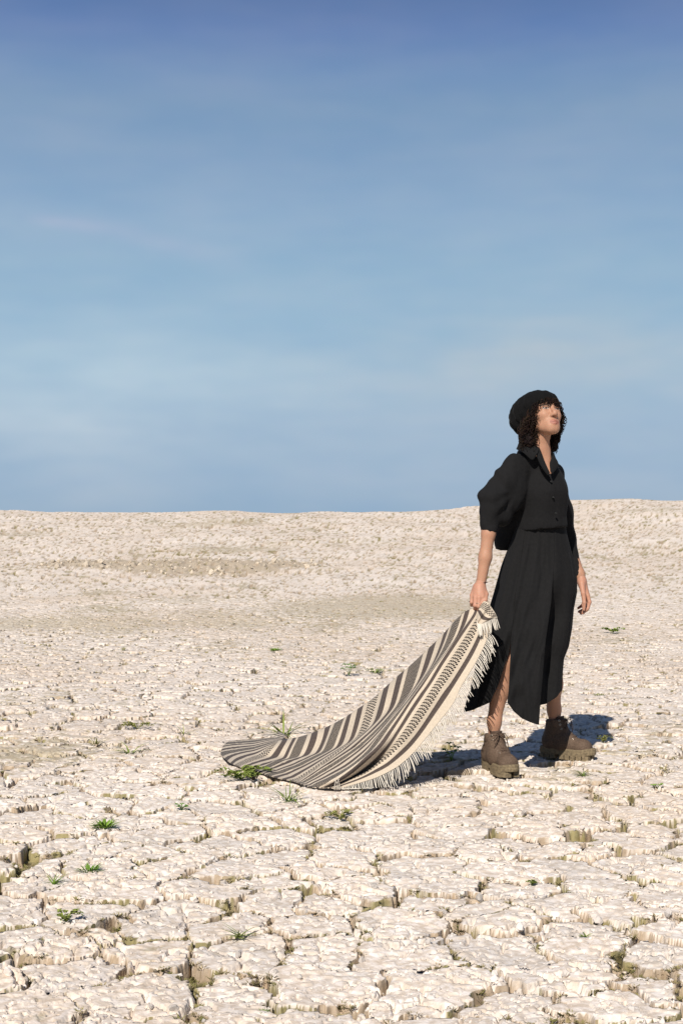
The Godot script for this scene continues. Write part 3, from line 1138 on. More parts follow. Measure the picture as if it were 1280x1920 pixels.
func build_skirt(me: Node3D) -> void:
	# outline by height in the photograph
	var lft := [[985, 966], [1000, 962], [1030, 951], [1060, 940], [1110, 926], [1150, 914], [1200, 902], [1280, 884], [1335, 868], [1370, 864]]
	var rgt := [[985, 1060], [1000, 1062], [1050, 1074], [1085, 1080], [1110, 1080], [1142, 1074], [1177, 1071], [1212, 1065], [1235, 1056], [1259, 1054], [1300, 1052], [1370, 1050]]
	var slit_f := [[985, 985], [1100, 968], [1200, 957], [1250, 955], [1295, 953], [1320, 950], [1370, 948]]
	var slit_b := [[985, 985], [1100, 968], [1200, 957], [1228, 952], [1250, 944], [1285, 933], [1318, 918], [1370, 905]]
	var fold := [[985, 1040], [1050, 1038], [1130, 1032], [1200, 1022], [1260, 1017], [1320, 1012], [1370, 1009]]
	var hem_a := [[0.0, 1317], [0.2, 1334], [0.45, 1347], [0.7, 1354], [0.9, 1358], [1.0, 1359]]
	var hem_b := [[0.0, 1322], [0.03, 1320], [0.10, 1306], [0.17, 1294], [0.35, 1290], [0.55, 1310], [0.75, 1328], [0.85, 1335], [0.92, 1331], [1.0, 1317]]
	var skirt := Node3D.new()
	var rows := 80
	var n1 := noise(2.2, 2, 61)
	var bags := []
	for panel in 2:
		var b := Bag.new()
		var cols := 60 if panel == 0 else 190
		for side in 2:
			for i in rows + 1:
				var t := float(i) / rows
				for j in cols + 1:
					var u := float(j) / cols
					var hem := table(hem_a if panel == 0 else hem_b, u)
					var y := lerpf(984.0, hem, t)
					var L := table(lft, y)
					var R := table(rgt, y)
					var cx := (L + R) * 0.5
					var a := (R - L) * 0.5
					var th_fold := acos(clampf((table(fold, y) - cx) / a, -0.98, 0.98))
					var th_a := acos(clampf((table(slit_f, y) - cx) / a, -0.98, 0.98))
					var th_b := acos(clampf((table(slit_b, y) - cx) / a, -0.98, 0.98))
					var th: float
					if panel == 0:
						th = lerpf(th_a, th_fold, u)
					else:
						th = lerpf(th_fold, th_b - TAU, u)
					var down := smoothstep(992.0, 1340.0, y)
					var half_d := lerpf(0.105, 0.235, pow(down, 0.8))
					# pleats from the waist, long soft folds lower down
					var pleat := sin(th * 13.0 + 1.5 * sin(th * 3.0)) * 0.006 * smoothstep(0.0, 0.08, down) * (1.0 - 0.6 * down)
					var wave := sin(th * 6.0 + 0.8 + 2.0 * n1.get_noise_2d(th, y * 0.004)) * 0.020 * smoothstep(0.15, 0.9, down)
					wave += 0.016 * n1.get_noise_2d(th * 1.3 + 7.0, y * 0.003)
					var rr := 1.0 + (pleat + wave * absf(sin(th))) / (half_d + 0.1)
					var px := cx + a * cos(th) * (1.0 + pleat / 0.25)
					var d := 6.67 + 0.02 * down - half_d * sin(th) * rr
					if panel == 1:
						d += 0.085 * exp(-pow(u / 0.07, 2.0)) * smoothstep(0.12, 0.5, down)
						d += 0.03 * exp(-pow((1.0 - u) / 0.04, 2.0)) * smoothstep(0.5, 0.8, down)
					else:
						d -= 0.02 * smoothstep(0.6, 1.0, u) * smoothstep(0.1, 0.5, down)
						d -= 0.015 * smoothstep(0.3, 0.0, u) * smoothstep(0.5, 0.8, down)
					if side == 1:
						d += 0.003 * signf(sin(th) + 0.001)
						px += -cos(th) * 1.2
					b.put(P(px, y, d))
			var w := cols + 1
			var o := side * (rows + 1) * w
			for i in rows:
				for j in cols:
					var q := o + i * w + j
					if (side == 0):
						b.quad(q, q + 1, q + w + 1, q + w)
					else:
						b.quad(q, q + w, q + w + 1, q + 1)
		var w2 := cols + 1
		var o2 := (rows + 1) * w2
		var rim := []
		for i in rows + 1: rim.append(i * w2)
		for j in range(1, cols + 1): rim.append(rows * w2 + j)
		for i in range(rows - 1, -1, -1): rim.append(i * w2 + cols)
		for k in rim.size() - 1:
			b.quad(rim[k], rim[k + 1], rim[k + 1] + o2, rim[k] + o2)
		b.smooth()
		bags.append(b)
	# one mesh for the skirt
	var all := Bag.new()
	for b in bags:
		var o: int = all.v.size()
		all.v.append_array(b.v); all.n.append_array(b.n); all.c.append_array(b.c); all.uv.append_array(b.uv)
		for k in b.idx: all.idx.append(k + o)
	part_at("skirt", all, mats.twill, me, false)
	skirt.free()

# a heavy lace-up boot round the point mid of the ground, turned from the camera's axis; the ankle leaves it at a pixel
func build_boot(me: Node3D, mid: Vector3, turned: float, ankle_x: float, ankle_y: float) -> void:
	var f3 := Vector3(sin(deg_to_rad(turned)), 0, cos(deg_to_rad(turned)))
	var s3 := Vector3.UP.cross(f3).normalized()
	var gy := -1.0
	for k in 15:      # stand on the highest plates under the foot
		var q := mid + f3 * lerpf(-0.13, 0.13, (k % 5) / 4.0) + s3 * 0.03 * (k / 5 - 1)
		gy = maxf(gy, ground_height(q.x, q.z))
	var o := Vector3(mid.x, gy - 0.006, mid.z) - f3 * 0.145
	var at := func(x: float, y: float, z: float) -> Vector3: return o + f3 * x + Vector3.UP * y + s3 * z
	var ankle := P(ankle_x, ankle_y, -(at.call(0.075, 0.0, 0.0) as Vector3).z)
	var boot := Node3D.new()
	boot.name = "boot"
	me.add_child(boot, true)
	# upper
	var f := Field.new()
	f.bone(at.call(0.055, 0.075, 0), at.call(0.13, 0.075, 0), 0.042, 0.043, 0.03)
	f.bone(at.call(0.13, 0.072, 0.002), at.call(0.235, 0.060, 0), 0.044, 0.036, 0.03)
	f.bone(at.call(0.225, 0.058, -0.010), at.call(0.225, 0.058, 0.010), 0.036, 0.036, 0.02)
	f.bone(at.call(0.055, 0.08, 0), ankle + Vector3(0, -0.022, 0), 0.043, 0.041, 0.03)
	f.bone(at.call(0.13, 0.085, 0), ankle + f3 * 0.016 + Vector3(0, -0.016, 0), 0.036, 0.034, 0.04)
	f.cut(Plane(Vector3.DOWN, -(gy + 0.036)))
	f.cut(Plane((Vector3.UP + f3 * -0.10).normalized(), ankle + Vector3(0, -0.004, 0)))
	f.carve(ankle + Vector3(0, 0.03, 0) + f3 * 0.004, ankle + Vector3(0, -0.010, 0) + f3 * 0.004, 0.033, 0.031, 0.004)
	var b := Bag.new()
	net(f, 0.0055, b, func(_p): return Color.WHITE)
	b.smooth()
	for i in b.v.size():
		var p := b.v[i]
		b.v[i] = p + b.n[i] * 0.003 * n_rough.get_noise_3d(p.x * 1.2, p.y * 1.2, p.z * 1.2)
	b.smooth()
	part_at("upper", b, mats.leather, boot, false)
	# padded collar and tongue
	b = Bag.new()
	var pts := []
	for i in 21:
		var t := TAU * i / 20 + 0.5
		pts.append(ankle + f3 * (cos(t) * 0.041 + 0.004) + s3 * sin(t) * 0.038 + Vector3.UP * (-0.012 + 0.006 * cos(t)))
	tube(b, pts, [0.0085], 8)
	b.smooth()
	part_at("collar", b, mats.leather_dark, boot, false)
	b = Bag.new()
	var front := [at.call(0.190, 0.097, 0), at.call(0.165, 0.108, 0), at.call(0.140, 0.121, 0), ankle + f3 * 0.057 + Vector3(0, -0.040, 0), ankle + f3 * 0.050 + Vector3(0, -0.012, 0), ankle + f3 * 0.050 + Vector3(0, 0.014, 0)]
	for i in 17:
		var p := curve_at(front, i / 16.0)
		var wd := lerpf(0.014, 0.029, i / 16.0)
		for j in 7:
			var t := j / 3.0 - 1.0
			b.put(p + s3 * wd * t - f3 * 0.020 * t * t - Vector3.UP * 0.004 * t * t)
		for j in 7:
			var t := 1.0 - j / 3.0
			b.put(p + s3 * wd * t - f3 * (0.020 * t * t + 0.007) - Vector3.UP * (0.004 * t * t + 0.005))
	for i in 16:
		for j in 14:
			var j2 := (j + 1) % 14
			b.quad(i * 14 + j, i * 14 + j2, (i + 1) * 14 + j2, (i + 1) * 14 + j)
	for j in range(1, 13):
		b.tri(16 * 14, 16 * 14 + j, 16 * 14 + j + 1)
	b.smooth()
	part_at("tongue", b, mats.leather_dark, boot, false)
	# sole: a welted slab with deep lugs
	var outline := []
	var wk := [[-0.002, 0.0], [0.0, 0.018], [0.010, 0.030], [0.03, 0.037], [0.07, 0.037], [0.11, 0.037], [0.15, 0.043], [0.19, 0.049], [0.22, 0.049], [0.25, 0.043], [0.275, 0.030], [0.288, 0.015], [0.292, 0.0]]
	for k in wk: outline.append(Vector2(k[0], k[1]))
	for k in range(wk.size() - 2, 0, -1): outline.append(Vector2(wk[k][0], -wk[k][1]))
	var sole := Bag.new()
	var ring := func(bag: Bag, y: float, grow: float) -> int:
		var first := bag.v.size()
		for q in outline:
			var c := Vector2(0.145, 0)
			var e: Vector2 = c + (q - c) * (1.0 + grow)
			bag.put(at.call(e.x, y + 0.010 * smoothstep(0.22, 0.29, e.x), e.y))
		return first
	var levels := [[0.020, -0.02], [0.022, 0.012], [0.036, 0.02], [0.039, 0.0], [0.041, 0.0], [0.043, 0.012], [0.050, 0.010], [0.053, -0.03]]
	var firsts := []
	for l in levels: firsts.append(ring.call(sole, l[0], l[1]))
	var m := outline.size()
	for l in firsts.size() - 1:
		for k in m:
			var k2 := (k + 1) % m
			sole.quad(firsts[l] + k, firsts[l] + k2, firsts[l + 1] + k2, firsts[l + 1] + k)
	for cap in [0, firsts.size() - 1]:
		var y: float = levels[cap][0]
		var c := sole.put(at.call(0.145, y, 0))
		for k in m:
			if cap == 0: sole.tri(c, firsts[cap] + (k + 1) % m, firsts[cap] + k)
			else: sole.tri(c, firsts[cap] + k, firsts[cap] + (k + 1) % m)
	sole.smooth()
	# lugs round the edge
	for side in [-1.0, 1.0]:
		for k in 8:
			var x := [0.004, 0.034, 0.064, 0.118, 0.150, 0.182, 0.214, 0.246][k] as float
			var x2: float = x + 0.026
			var wv := func(v: float) -> float:
				return table(wk, v) * 1.01
			var lug := Bag.new()
			var y0: float = 0.010 * smoothstep(0.22, 0.29, x)
			for yy in [0.0 + y0 * 0.9, 0.0235 + y0]:
				lug.put(at.call(x, yy, side * (wv.call(x) + 0.001))); lug.put(at.call(x2, yy, side * (wv.call(x2) + 0.001)))
				lug.put(at.call(x2, yy, side * 0.008)); lug.put(at.call(x, yy, side * 0.008))
			for q in [[0, 1, 5, 4], [1, 2, 6, 5], [2, 3, 7, 6], [3, 0, 4, 7], [3, 2, 1, 0]]:
				if side > 0: lug.quad(q[3], q[2], q[1], q[0])
				else: lug.quad(q[0], q[1], q[2], q[3])
			var fl := flat(lug)
			var first := sole.v.size()
			sole.v.append_array(fl.v); sole.n.append_array(fl.n); sole.c.append_array(fl.c); sole.uv.append_array(fl.uv)
			for q in fl.idx: sole.idx.append(q + first)
	part_at("sole", sole, mats.rubber, boot, false)
	# laces and eyelets
	var lace := Bag.new()
	var holes := []
	for i in 7:
		var t := i / 6.0
		var p := curve_at(front, t * 0.82)
		for side in [-1.0, 1.0]:
			var wd := lerpf(0.0215, 0.031, t)
			var e: Vector3 = p + s3 * side * wd - f3 * 0.0075 + Vector3.UP * 0.001
			holes.append(e)
			var eb := Bag.new()
			var ring_pts := []
			var nr: Vector3 = (s3 * side + f3 * 0.5 + Vector3.UP * 0.5).normalized()
			var ex: Vector3 = nr.cross(Vector3.UP).normalized()
			var ey: Vector3 = nr.cross(ex)
			for k in 11:
				ring_pts.append(e + nr * 0.003 + (ex * cos(TAU * k / 10) + ey * sin(TAU * k / 10)) * 0.0042)
			tube(eb, ring_pts, [0.0018], 5)
			eb.smooth()
			part_at("eyelet", eb, mats.metal, boot, false)
	for i in 6:
		for side in 2:
			var p: Vector3 = holes[i * 2 + side]
			var q: Vector3 = holes[(i + 1) * 2 + (1 - side)]
			var mm := (p + q) * 0.5 + (f3 * 0.7 + Vector3.UP * 0.7) * 0.0165
			tube(lace, [p, p.lerp(mm, 0.5) + f3 * 0.004 + Vector3.UP * 0.003, mm, q.lerp(mm, 0.5) + f3 * 0.004 + Vector3.UP * 0.003, q], [0.0022], 5)
	# the bow
	var knot: Vector3 = (holes[12] + holes[13]) * 0.5 + f3 * 0.020 + Vector3.UP * 0.004
	for side in [-1.0, 1.0]:
		tube(lace, [knot, knot + s3 * side * 0.020 + f3 * 0.012 + Vector3.UP * 0.010, knot + s3 * side * 0.036 + f3 * 0.010 - Vector3.UP * 0.012, knot + s3 * side * 0.030 + f3 * 0.012 - Vector3.UP * 0.040, knot + s3 * side * 0.014 + f3 * 0.014 - Vector3.UP * 0.018, knot], [0.0021], 5)
		tube(lace, [knot, knot + s3 * side * 0.016 + f3 * 0.018, knot + s3 * side * 0.030 + f3 * 0.022 - Vector3.UP * 0.034, knot + s3 * side * 0.037 + f3 * 0.014 - Vector3.UP * 0.062], [0.0020], 5)
	lace.smooth()
	part_at("lace", lace, mats.lace, boot, false)

# the same triangles with flat faces
func flat(b: Bag) -> Bag:
	var o := Bag.new()
	for i in b.idx:
		o.idx.append(o.put(b.v[i], b.c[i]))
	o.smooth()
	return o

# ---------------------------------------------------------------- the striped blanket
# Every row follows one stripe of the weave: from the top (hand or back ridge) to the crease, and from the crease to the far hem.
# Pixels of the photograph; depths come from the hand, the ground under the hem and the slope of the cloth between.
const STRIPES := 27.0

func cloth_keys() -> Array:
	return [
		{s = 0.0, up = [[905, 1140], [914, 1152], [921, 1180]], low = [[921, 1180], [904, 1221], [887, 1251], [864, 1288], [849, 1319], [826, 1349], [798, 1384], [774, 1412], [751, 1433], [729, 1447], [704, 1459], [680, 1467], [650, 1476], [626, 1482]], du = 0.0, dh = 0.0},
		{s = 1.0, up = [[902, 1138], [906, 1152], [905, 1180]], low = [[905, 1180], [887, 1220], [870, 1248], [846, 1286], [832, 1305], [810, 1338], [788, 1371], [768, 1396], [747, 1416], [724, 1435], [700, 1448], [676, 1460], [648, 1471], [619, 1481]]},
		{s = 2.0, up = [[899, 1136], [899, 1150], [893, 1169]], low = [[893, 1169], [878, 1195], [859, 1229], [842, 1253], [822, 1283], [810, 1303], [789, 1335], [769, 1364], [751, 1388], [732, 1411], [713, 1429], [690, 1447], [654, 1463], [611, 1481]]},
		{s = 3.0, up = [[896, 1136], [893, 1146], [889, 1154]], low = [[889, 1154], [870, 1180], [848, 1212], [826, 1246], [804, 1283], [790, 1303], [769, 1334], [749, 1366], [728, 1396], [708, 1419], [688, 1437], [662, 1455], [632, 1469], [603, 1481]]},
		{s = 4.0, up = [[878, 1138], [871, 1166], [862, 1190]], low = [[862, 1190], [850, 1207], [829, 1235], [808, 1262], [789, 1289], [769, 1317], [751, 1345], [735, 1368], [716, 1394], [695, 1414], [668, 1438], [645, 1456], [620, 1470], [596, 1481]]},
		{s = 5.0, up = [[859, 1153], [848, 1188], [834, 1219]], low = [[834, 1219], [818, 1243], [800, 1268], [782, 1293], [765, 1316], [748, 1336], [718, 1373], [699, 1401], [682, 1420], [660, 1438], [636, 1452], [612, 1464], [596, 1471], [582, 1480]]},
		{s = 6.5, up = [[829, 1186], [820, 1217], [807, 1252]], low = [[807, 1252], [794, 1272], [778, 1294], [762, 1316], [745, 1336], [726, 1359], [703, 1385], [684, 1404], [664, 1420], [642, 1436], [619, 1449], [600, 1460], [584, 1468], [570, 1476]]},
		{s = 8.0, up = [[783, 1227], [771, 1272], [760, 1310]], low = [[760, 1310], [748, 1326], [733, 1344], [717, 1361], [700, 1378], [683, 1394], [664, 1409], [646, 1421], [628, 1433], [611, 1443], [595, 1453], [582, 1461], [571, 1467], [561, 1473]]},
		{s = 9.5, up = [[741, 1265], [733, 1296], [724, 1338]], low = [[724, 1338], [713, 1350], [700, 1364], [687, 1376], [673, 1388], [659, 1400], [644, 1411], [629, 1421], [614, 1431], [600, 1440], [587, 1449], [575, 1457], [565, 1464], [556, 1471]]},
		{s = 11.0, up = [[704, 1297], [693, 1340], [680, 1378]], low = [[680, 1378], [669, 1386], [658, 1394], [646, 1402], [633, 1411], [621, 1420], [609, 1429], [598, 1437], [588, 1444], [578, 1451], [569, 1457], [562, 1461], [556, 1465], [549, 1469]]},
		{s = 12.5, up = [[667, 1325], [660, 1358], [650, 1396]], low = [[650, 1396], [639, 1402], [628, 1409], [616, 1416], [604, 1423], [593, 1429], [582, 1435], [571, 1441], [561, 1446], [551, 1451], [543, 1455], [536, 1459], [530, 1462], [525, 1465]]},
		{s = 14.0, up = [[642, 1343], [627, 1377], [616, 1408]], low = [[616, 1408], [606, 1413], [596, 1418], [586, 1423], [576, 1428], [566, 1433], [556, 1438], [547, 1441], [538, 1444], [529, 1448], [521, 1451], [514, 1454], [508, 1456], [502, 1459]]},
		{s = 15.5, up = [[604, 1364], [600, 1390], [588, 1415]], low = [[588, 1415], [580, 1418], [572, 1421], [564, 1425], [556, 1428], [548, 1432], [540, 1435], [532, 1438], [524, 1441], [516, 1444], [509, 1447], [502, 1450], [496, 1452], [491, 1455]]},
		{s = 17.0, up = [[569, 1379], [558, 1402], [550, 1423]], low = [[550, 1423], [543, 1424], [537, 1425], [530, 1426], [524, 1427], [518, 1430], [512, 1433], [506, 1436], [500, 1439], [495, 1442], [490, 1445], [486, 1447], [482, 1449], [479, 1451]]},
		{s = 18.5, up = [[546, 1386], [535, 1405], [527, 1424]], low = [[527, 1424], [521, 1426], [515, 1427], [509, 1428], [503, 1430], [497, 1432], [491, 1434], [486, 1436], [481, 1438], [476, 1440], [472, 1442], [468, 1444], [465, 1446], [462, 1448]]},
		{s = 20.0, up = [[516, 1393], [500, 1408], [487, 1421]], low = [[487, 1421], [482, 1422], [477, 1423], [473, 1424], [469, 1425], [466, 1426], [463, 1428], [460, 1430], [457, 1432], [454, 1434], [451, 1436], [449, 1438], [447, 1440], [445, 1442]]},
		{s = 21.5, up = [[530, 1389], [500, 1402], [470, 1415]], low = [[470, 1415], [464, 1417], [459, 1418], [454, 1420], [450, 1421], [446, 1422], [443, 1424], [440, 1426], [438, 1427], [436, 1429], [434, 1431], [433, 1432], [431, 1434], [430, 1435]]},
		{s = 23.0, up = [[535, 1387], [497, 1397], [468, 1407]], low = [[468, 1407], [461, 1408], [455, 1409], [449, 1410], [444, 1411], [439, 1412], [434, 1413], [430, 1414], [426, 1415], [423, 1416], [420, 1417], [418, 1418], [416, 1419], [414, 1420]]},
		{s = 25.0, up = [[535, 1385], [500, 1390], [475, 1396]], low = [[475, 1396], [468, 1397], [461, 1398], [455, 1399], [449, 1400], [444, 1401], [439, 1402], [435, 1402], [431, 1403], [428, 1403], [425, 1404], [422, 1404], [420, 1405], [418, 1405]]},
		{s = 27.0, up = [[535, 1383], [505, 1384], [480, 1387]], low = [[480, 1387], [474, 1388], [468, 1389], [463, 1390], [458, 1391], [454, 1391], [450, 1392], [446, 1392], [443, 1393], [440, 1393], [437, 1393], [434, 1394], [431, 1394], [429, 1394]]}]

func row_points(keys: Array, what: String, s: float, n: int) -> Array:
	var i := 1
	while i < keys.size() - 1 and keys[i].s < s:
		i += 1
	var f: float = clampf((s - keys[i - 1].s) / (keys[i].s - keys[i - 1].s), 0, 1)
	var out := []
	for k in n + 1:
		var t := float(k) / n
		var p := []
		for q in [maxi(i - 2, 0), i - 1, i, mini(i + 1, keys.size() - 1)]:
			var l: Array = keys[q][what]
			var g := t * (l.size() - 1)
			var a := mini(int(g), l.size() - 2)
			var p0: Array = l[maxi(a - 1, 0)]
			var p3: Array = l[mini(a + 2, l.size() - 1)]
			var pa := Vector2(l[a][0], l[a][1])
			var pb := Vector2(l[a + 1][0], l[a + 1][1])
			p.append(pa.cubic_interpolate(pb, Vector2(p0[0], p0[1]), Vector2(p3[0], p3[1]), g - a))
		# gentle curve between the traced stripes
		var straight: Vector2 = (p[1] as Vector2).lerp(p[2], f)
		var bent: Vector2 = (p[1] as Vector2).cubic_interpolate(p[2], p[0], p[3], f)
		out.append(straight.lerp(bent, 0.6))
	return out

func flat_depth(py: float) -> float:
	return EYE * F / maxf(py - 985.0, 60.0)

func build_blanket() -> void:
	var keys := cloth_keys()
	var ns := 216
	var nu := 14       # top to crease
	var nl := 64       # crease to hem
	var nb := 10       # over the ridge and down behind
	var grid := []     # rows of points
	var hand_d := 6.425
	var n1 := noise(3.0, 2, 91)
	for i in ns + 1:
		var s := STRIPES * i / ns
		var up := row_points(keys, "up", s, nu)
		var low := row_points(keys, "low", s, nl)
		var hem: Vector2 = low[-1]
		var hem_d := flat_depth(hem.y)
		# the crease runs from the hand to the far end on the ground
		var run := smoothstep(3.0, 21.0, s)
		var crease_d := lerpf(hand_d - 0.015, flat_depth(1421.0) - 0.05, run)
		if s < 3.0:
			crease_d = hand_d - 0.015 - 0.012 * (3.0 - s)
		if s > 20.0:
			crease_d = lerpf(flat_depth(1421.0) - 0.05, flat_depth(1388.0) - 0.03, (s - 20.0) / 7.0)
		var top_d := crease_d + lerpf(0.02, 0.17, smoothstep(3.0, 8.0, s)) * (1.0 - 0.75 * smoothstep(18.0, 22.0, s))
		var row := []
		var top: Vector3 = P(up[0].x, up[0].y, top_d)
		# behind the ridge the cloth falls to the ground; at the hand it hangs inside the fist
		var fall := smoothstep(5.0, 13.0, s)
		for k in nb:
			var t := 1.0 - float(k) / nb
			var q := top + Vector3(-0.05 * t * t, 0, -lerpf(0.03, 0.24, fall) * pow(t, 0.8))
			var g := land(q.x, q.z) + 0.03
			q.y = lerpf(top.y, minf(top.y, g), (t * t * (3 - 2 * t)) * lerpf(0.18, 1.0, fall))
			row.append(q)
		for k in nu:
			var t := float(k) / nu
			var bulge := (sin(PI * t) * 0.022 + 0.03 * n1.get_noise_2d(s * 0.22, t * 0.35 + 5.0)) * smoothstep(4.0, 8.0, s)
			row.append(P(up[k].x, up[k].y, lerpf(top_d, crease_d, t) - bulge))
		for k in nl + 1:
			var t := float(k) / nl
			var d := lerpf(crease_d, hem_d, pow(t, 0.85))
			# long drag folds towards the hem
			var drag := sin(s * 2.1 + 1.3 * n1.get_noise_2d(s, t * 2.0)) * 0.012 * sin(PI * clampf(t * 1.1, 0, 1)) * smoothstep(5.0, 9.0, s)
			# a deep furrow behind the fringed border near the ground
			var furrow := 0.075 * exp(-pow((s - 2.6) / 0.8, 2.0)) * smoothstep(0.55, 0.8, t) * (1.0 - smoothstep(0.93, 1.0, t))
			var lift := -0.045 * exp(-pow((s - 4.4) / 1.0, 2.0)) * smoothstep(0.5, 0.75, t) * (1.0 - smoothstep(0.85, 1.0, t))
			var q := P(low[k].x, low[k].y, d + drag + furrow + lift)
			var g := land(q.x, q.z) + 0.014
			if q.y < g:
				q.y = g + 0.15 * (q.y - g) * 0.0
			row.append(q)
		grid.append(row)
	var nk: int = grid[0].size()
	# let the wool round off where it bends at the crease and over the ridge
	for pass_ in 14:
		for i in ns + 1:
			var src: Array = (grid[i] as Array).duplicate()
			for k in range(nb - 3, nb + nu + 14):
				grid[i][k] = (src[k] as Vector3) * 0.5 + ((src[k - 1] as Vector3) + (src[k + 1] as Vector3)) * 0.25
	# how far along the stripe each point lies, from the hem
	var b := Bag.new()
	var cols := nk
	var nrm := []
	for i in ns + 1:
		var l := 0.0
		var ls := []
		ls.resize(nk)
		for k in range(nk - 1, -1, -1):
			if k < nk - 1:
				l += (grid[i][k] as Vector3).distance_to(grid[i][k + 1])
			ls[k] = l
		for k in nk:
			b.put(grid[i][k], Color.WHITE, Vector2(float(i) / ns, ls[k] / 0.32))
	for i in ns:
		for k in nk - 1:
			var q := i * nk + k
			b.quad(q, q + 1, q + nk + 1, q + nk)
	b.smooth()
	# the front must look at the camera
	var mid := (ns / 2) * nk + nb + nu + 10
	var sgn := 1.0 if b.n[mid].z > 0 else -1.0
	if sgn < 0:
		for i in range(0, b.idx.size(), 3):
			var s2 := b.idx[i]; b.idx[i] = b.idx[i + 1]; b.idx[i + 1] = s2
		b.smooth()
	# a back 4 mm behind, closed along the rim
	var count := b.v.size()
	var tris := b.idx.duplicate()
	for i in count:
		b.put(b.v[i] - b.n[i] * 0.004, Color.WHITE, b.uv[i])
	for i in range(0, tris.size(), 3):
		b.tri(tris[i] + count, tris[i + 2] + count, tris[i + 1] + count)
	var rim := []
	for k in nk: rim.append(k)
	for i in range(1, ns + 1): rim.append(i * nk + nk - 1)
	for k in range(nk - 2, -1, -1): rim.append(ns * nk + k)
	for i in range(ns - 1, 0, -1): rim.append(i * nk)
	for i in rim.size():
		var p: int = rim[i]
		var q: int = rim[(i + 1) % rim.size()]
		b.quad(p, p + count, q + count, q)
	b.smooth()
	var base := P(600, 1482, flat_depth(1482.0))
	base.y = land(base.x, base.z)
	var bl := thing("blanket", "cream and dark brown striped woven blanket with fringe, dragged over the mud", "blanket", base)
	mats.weave = weave_material()
	part_at("cloth", b, mats.weave, bl, false, true)

	# ---- fringe along the first edge
	var rng := RandomNumberGenerator.new()
	rng.seed = 5
	var fr := Bag.new()
	var edge := []
	for k in range(nb + nu, nk): edge.append(grid[0][k])
	var total := 0.0
	for k in edge.size() - 1: total += (edge[k] as Vector3).distance_to(edge[k + 1])
	var n := 140
	var left_in_tuft := 0
	var tuft_size := 1
	var tuft_sway := 0.0
	for m in n:
		var at := total * (m + 0.5) / n + rng.randf_range(-0.002, 0.002)
		var k := 0
		while k < edge.size() - 2 and at > (edge[k] as Vector3).distance_to(edge[k + 1]):
			at -= (edge[k] as Vector3).distance_to(edge[k + 1])
			k += 1
		var p: Vector3 = (edge[k] as Vector3).lerp(edge[k + 1], clampf(at / maxf((edge[k] as Vector3).distance_to(edge[k + 1]), 1e-5), 0, 1))
		var along: Vector3 = ((edge[k + 1] as Vector3) - edge[k]).normalized()
		var out := Vector3(-along.y, along.x, 0.0)
		if out.x < 0: out = -out
		out = out.normalized()
		var len := rng.randf_range(0.050, 0.084)
		# neighbours cling together in uneven tufts
		if left_in_tuft <= 0:
			left_in_tuft = rng.randi_range(2, 6)
			tuft_size = left_in_tuft
			tuft_sway = rng.randf_range(-0.35, 0.45)
		var lean := (left_in_tuft - (tuft_size + 1) * 0.5) * 0.16
		left_in_tuft -= 1
		var sway := tuft_sway + lean * signf(-along.x + 0.001) + rng.randf_range(-0.12, 0.12)
		strand(fr, p, out, len, sway, rng)
	# ---- the corner turned over the fist, with its own fringe
	var flap_top := [P(899, 1133, 6.405), P(907, 1127.5, 6.385), P(914, 1130, 6.375), P(921, 1139, 6.370), P(928, 1150, 6.370), P(932, 1157, 6.372)]
	var flap_low := [P(893, 1152, 6.395), P(893, 1160, 6.375), P(894, 1168, 6.362), P(898, 1171, 6.358), P(911, 1167, 6.357), P(930, 1158, 6.368)]
	var fb := Bag.new()
	var fu := 20
	var fv := 12
	for side in 2:
		for i in fu + 1:
			var a := curve_at(flap_top, float(i) / fu)
			var c := curve_at(flap_low, float(i) / fu)
			for j in fv + 1:
				var t := float(j) / fv
				var p := a.lerp(c, t)
				p.z += 0.012 * sin(PI * t) + 0.006 * sin(i * 0.9 + t * 2.0) - (0.004 if side else 0.0)
				fb.put(p, Color.WHITE, Vector2((2.5 * (1.0 - t) + 0.05) / STRIPES, i * 0.03))
	var w := fv + 1
	var o2 := (fu + 1) * w
	for i in fu:
		for j in fv:
			var q := i * w + j
			fb.quad(q, q + w, q + w + 1, q + 1)
			fb.quad(o2 + q, o2 + q + 1, o2 + q + w + 1, o2 + q + w)
	for i in fu:
		fb.quad(i * w, o2 + i * w, o2 + (i + 1) * w, (i + 1) * w)
		fb.quad(i * w + fv, (i + 1) * w + fv, o2 + (i + 1) * w + fv, o2 + i * w + fv)
	fb.smooth()
	if fb.n[(fu / 2) * w + fv / 2].z < 0:
		for i in range(0, fb.idx.size(), 3):
			var s2 := fb.idx[i]; fb.idx[i] = fb.idx[i + 1]; fb.idx[i + 1] = s2
		fb.smooth()
	part_at("folded_corner", fb, mats.weave, bl, false, true)
	for m in 30:
		var t := 0.36 + 0.64 * m / 29.0
		var p := curve_at(flap_low, t) + Vector3(0, 0, 0.004)
		strand(fr, p, Vector3(0.18 + 0.35 * (t - 0.4), -1, 0.12).normalized(), rng.randf_range(0.050, 0.064), rng.randf_range(-0.25, 0.35), rng)
	fr.smooth()
	part_at("fringe", fr, mats.yarn, bl, true)

func strand(fr: Bag, p: Vector3, out: Vector3, length: float, sway: float, rng: RandomNumberGenerator) -> void:
	var pts := []
	var q := p - out * 0.004
	var dir := (out + Vector3(0, -0.25, 0.1)).normalized()
	var seg := length / 6.0
	for k in 7:
		pts.append(q)
		dir = (dir + Vector3(sway * 0.22, -0.20, rng.randf_range(-0.05, 0.07))).normalized()
		q += dir * seg
		var g := land(q.x, q.z) + 0.012
		if q.y < g:
			q.y = g
	var c := Color(0.66, 0.615, 0.535) * rng.randf_range(0.92, 1.05)
	tube(fr, pts, [0.0022, 0.0022, 0.0022, 0.0022, 0.0021, 0.0020, 0.0012], 5, c)

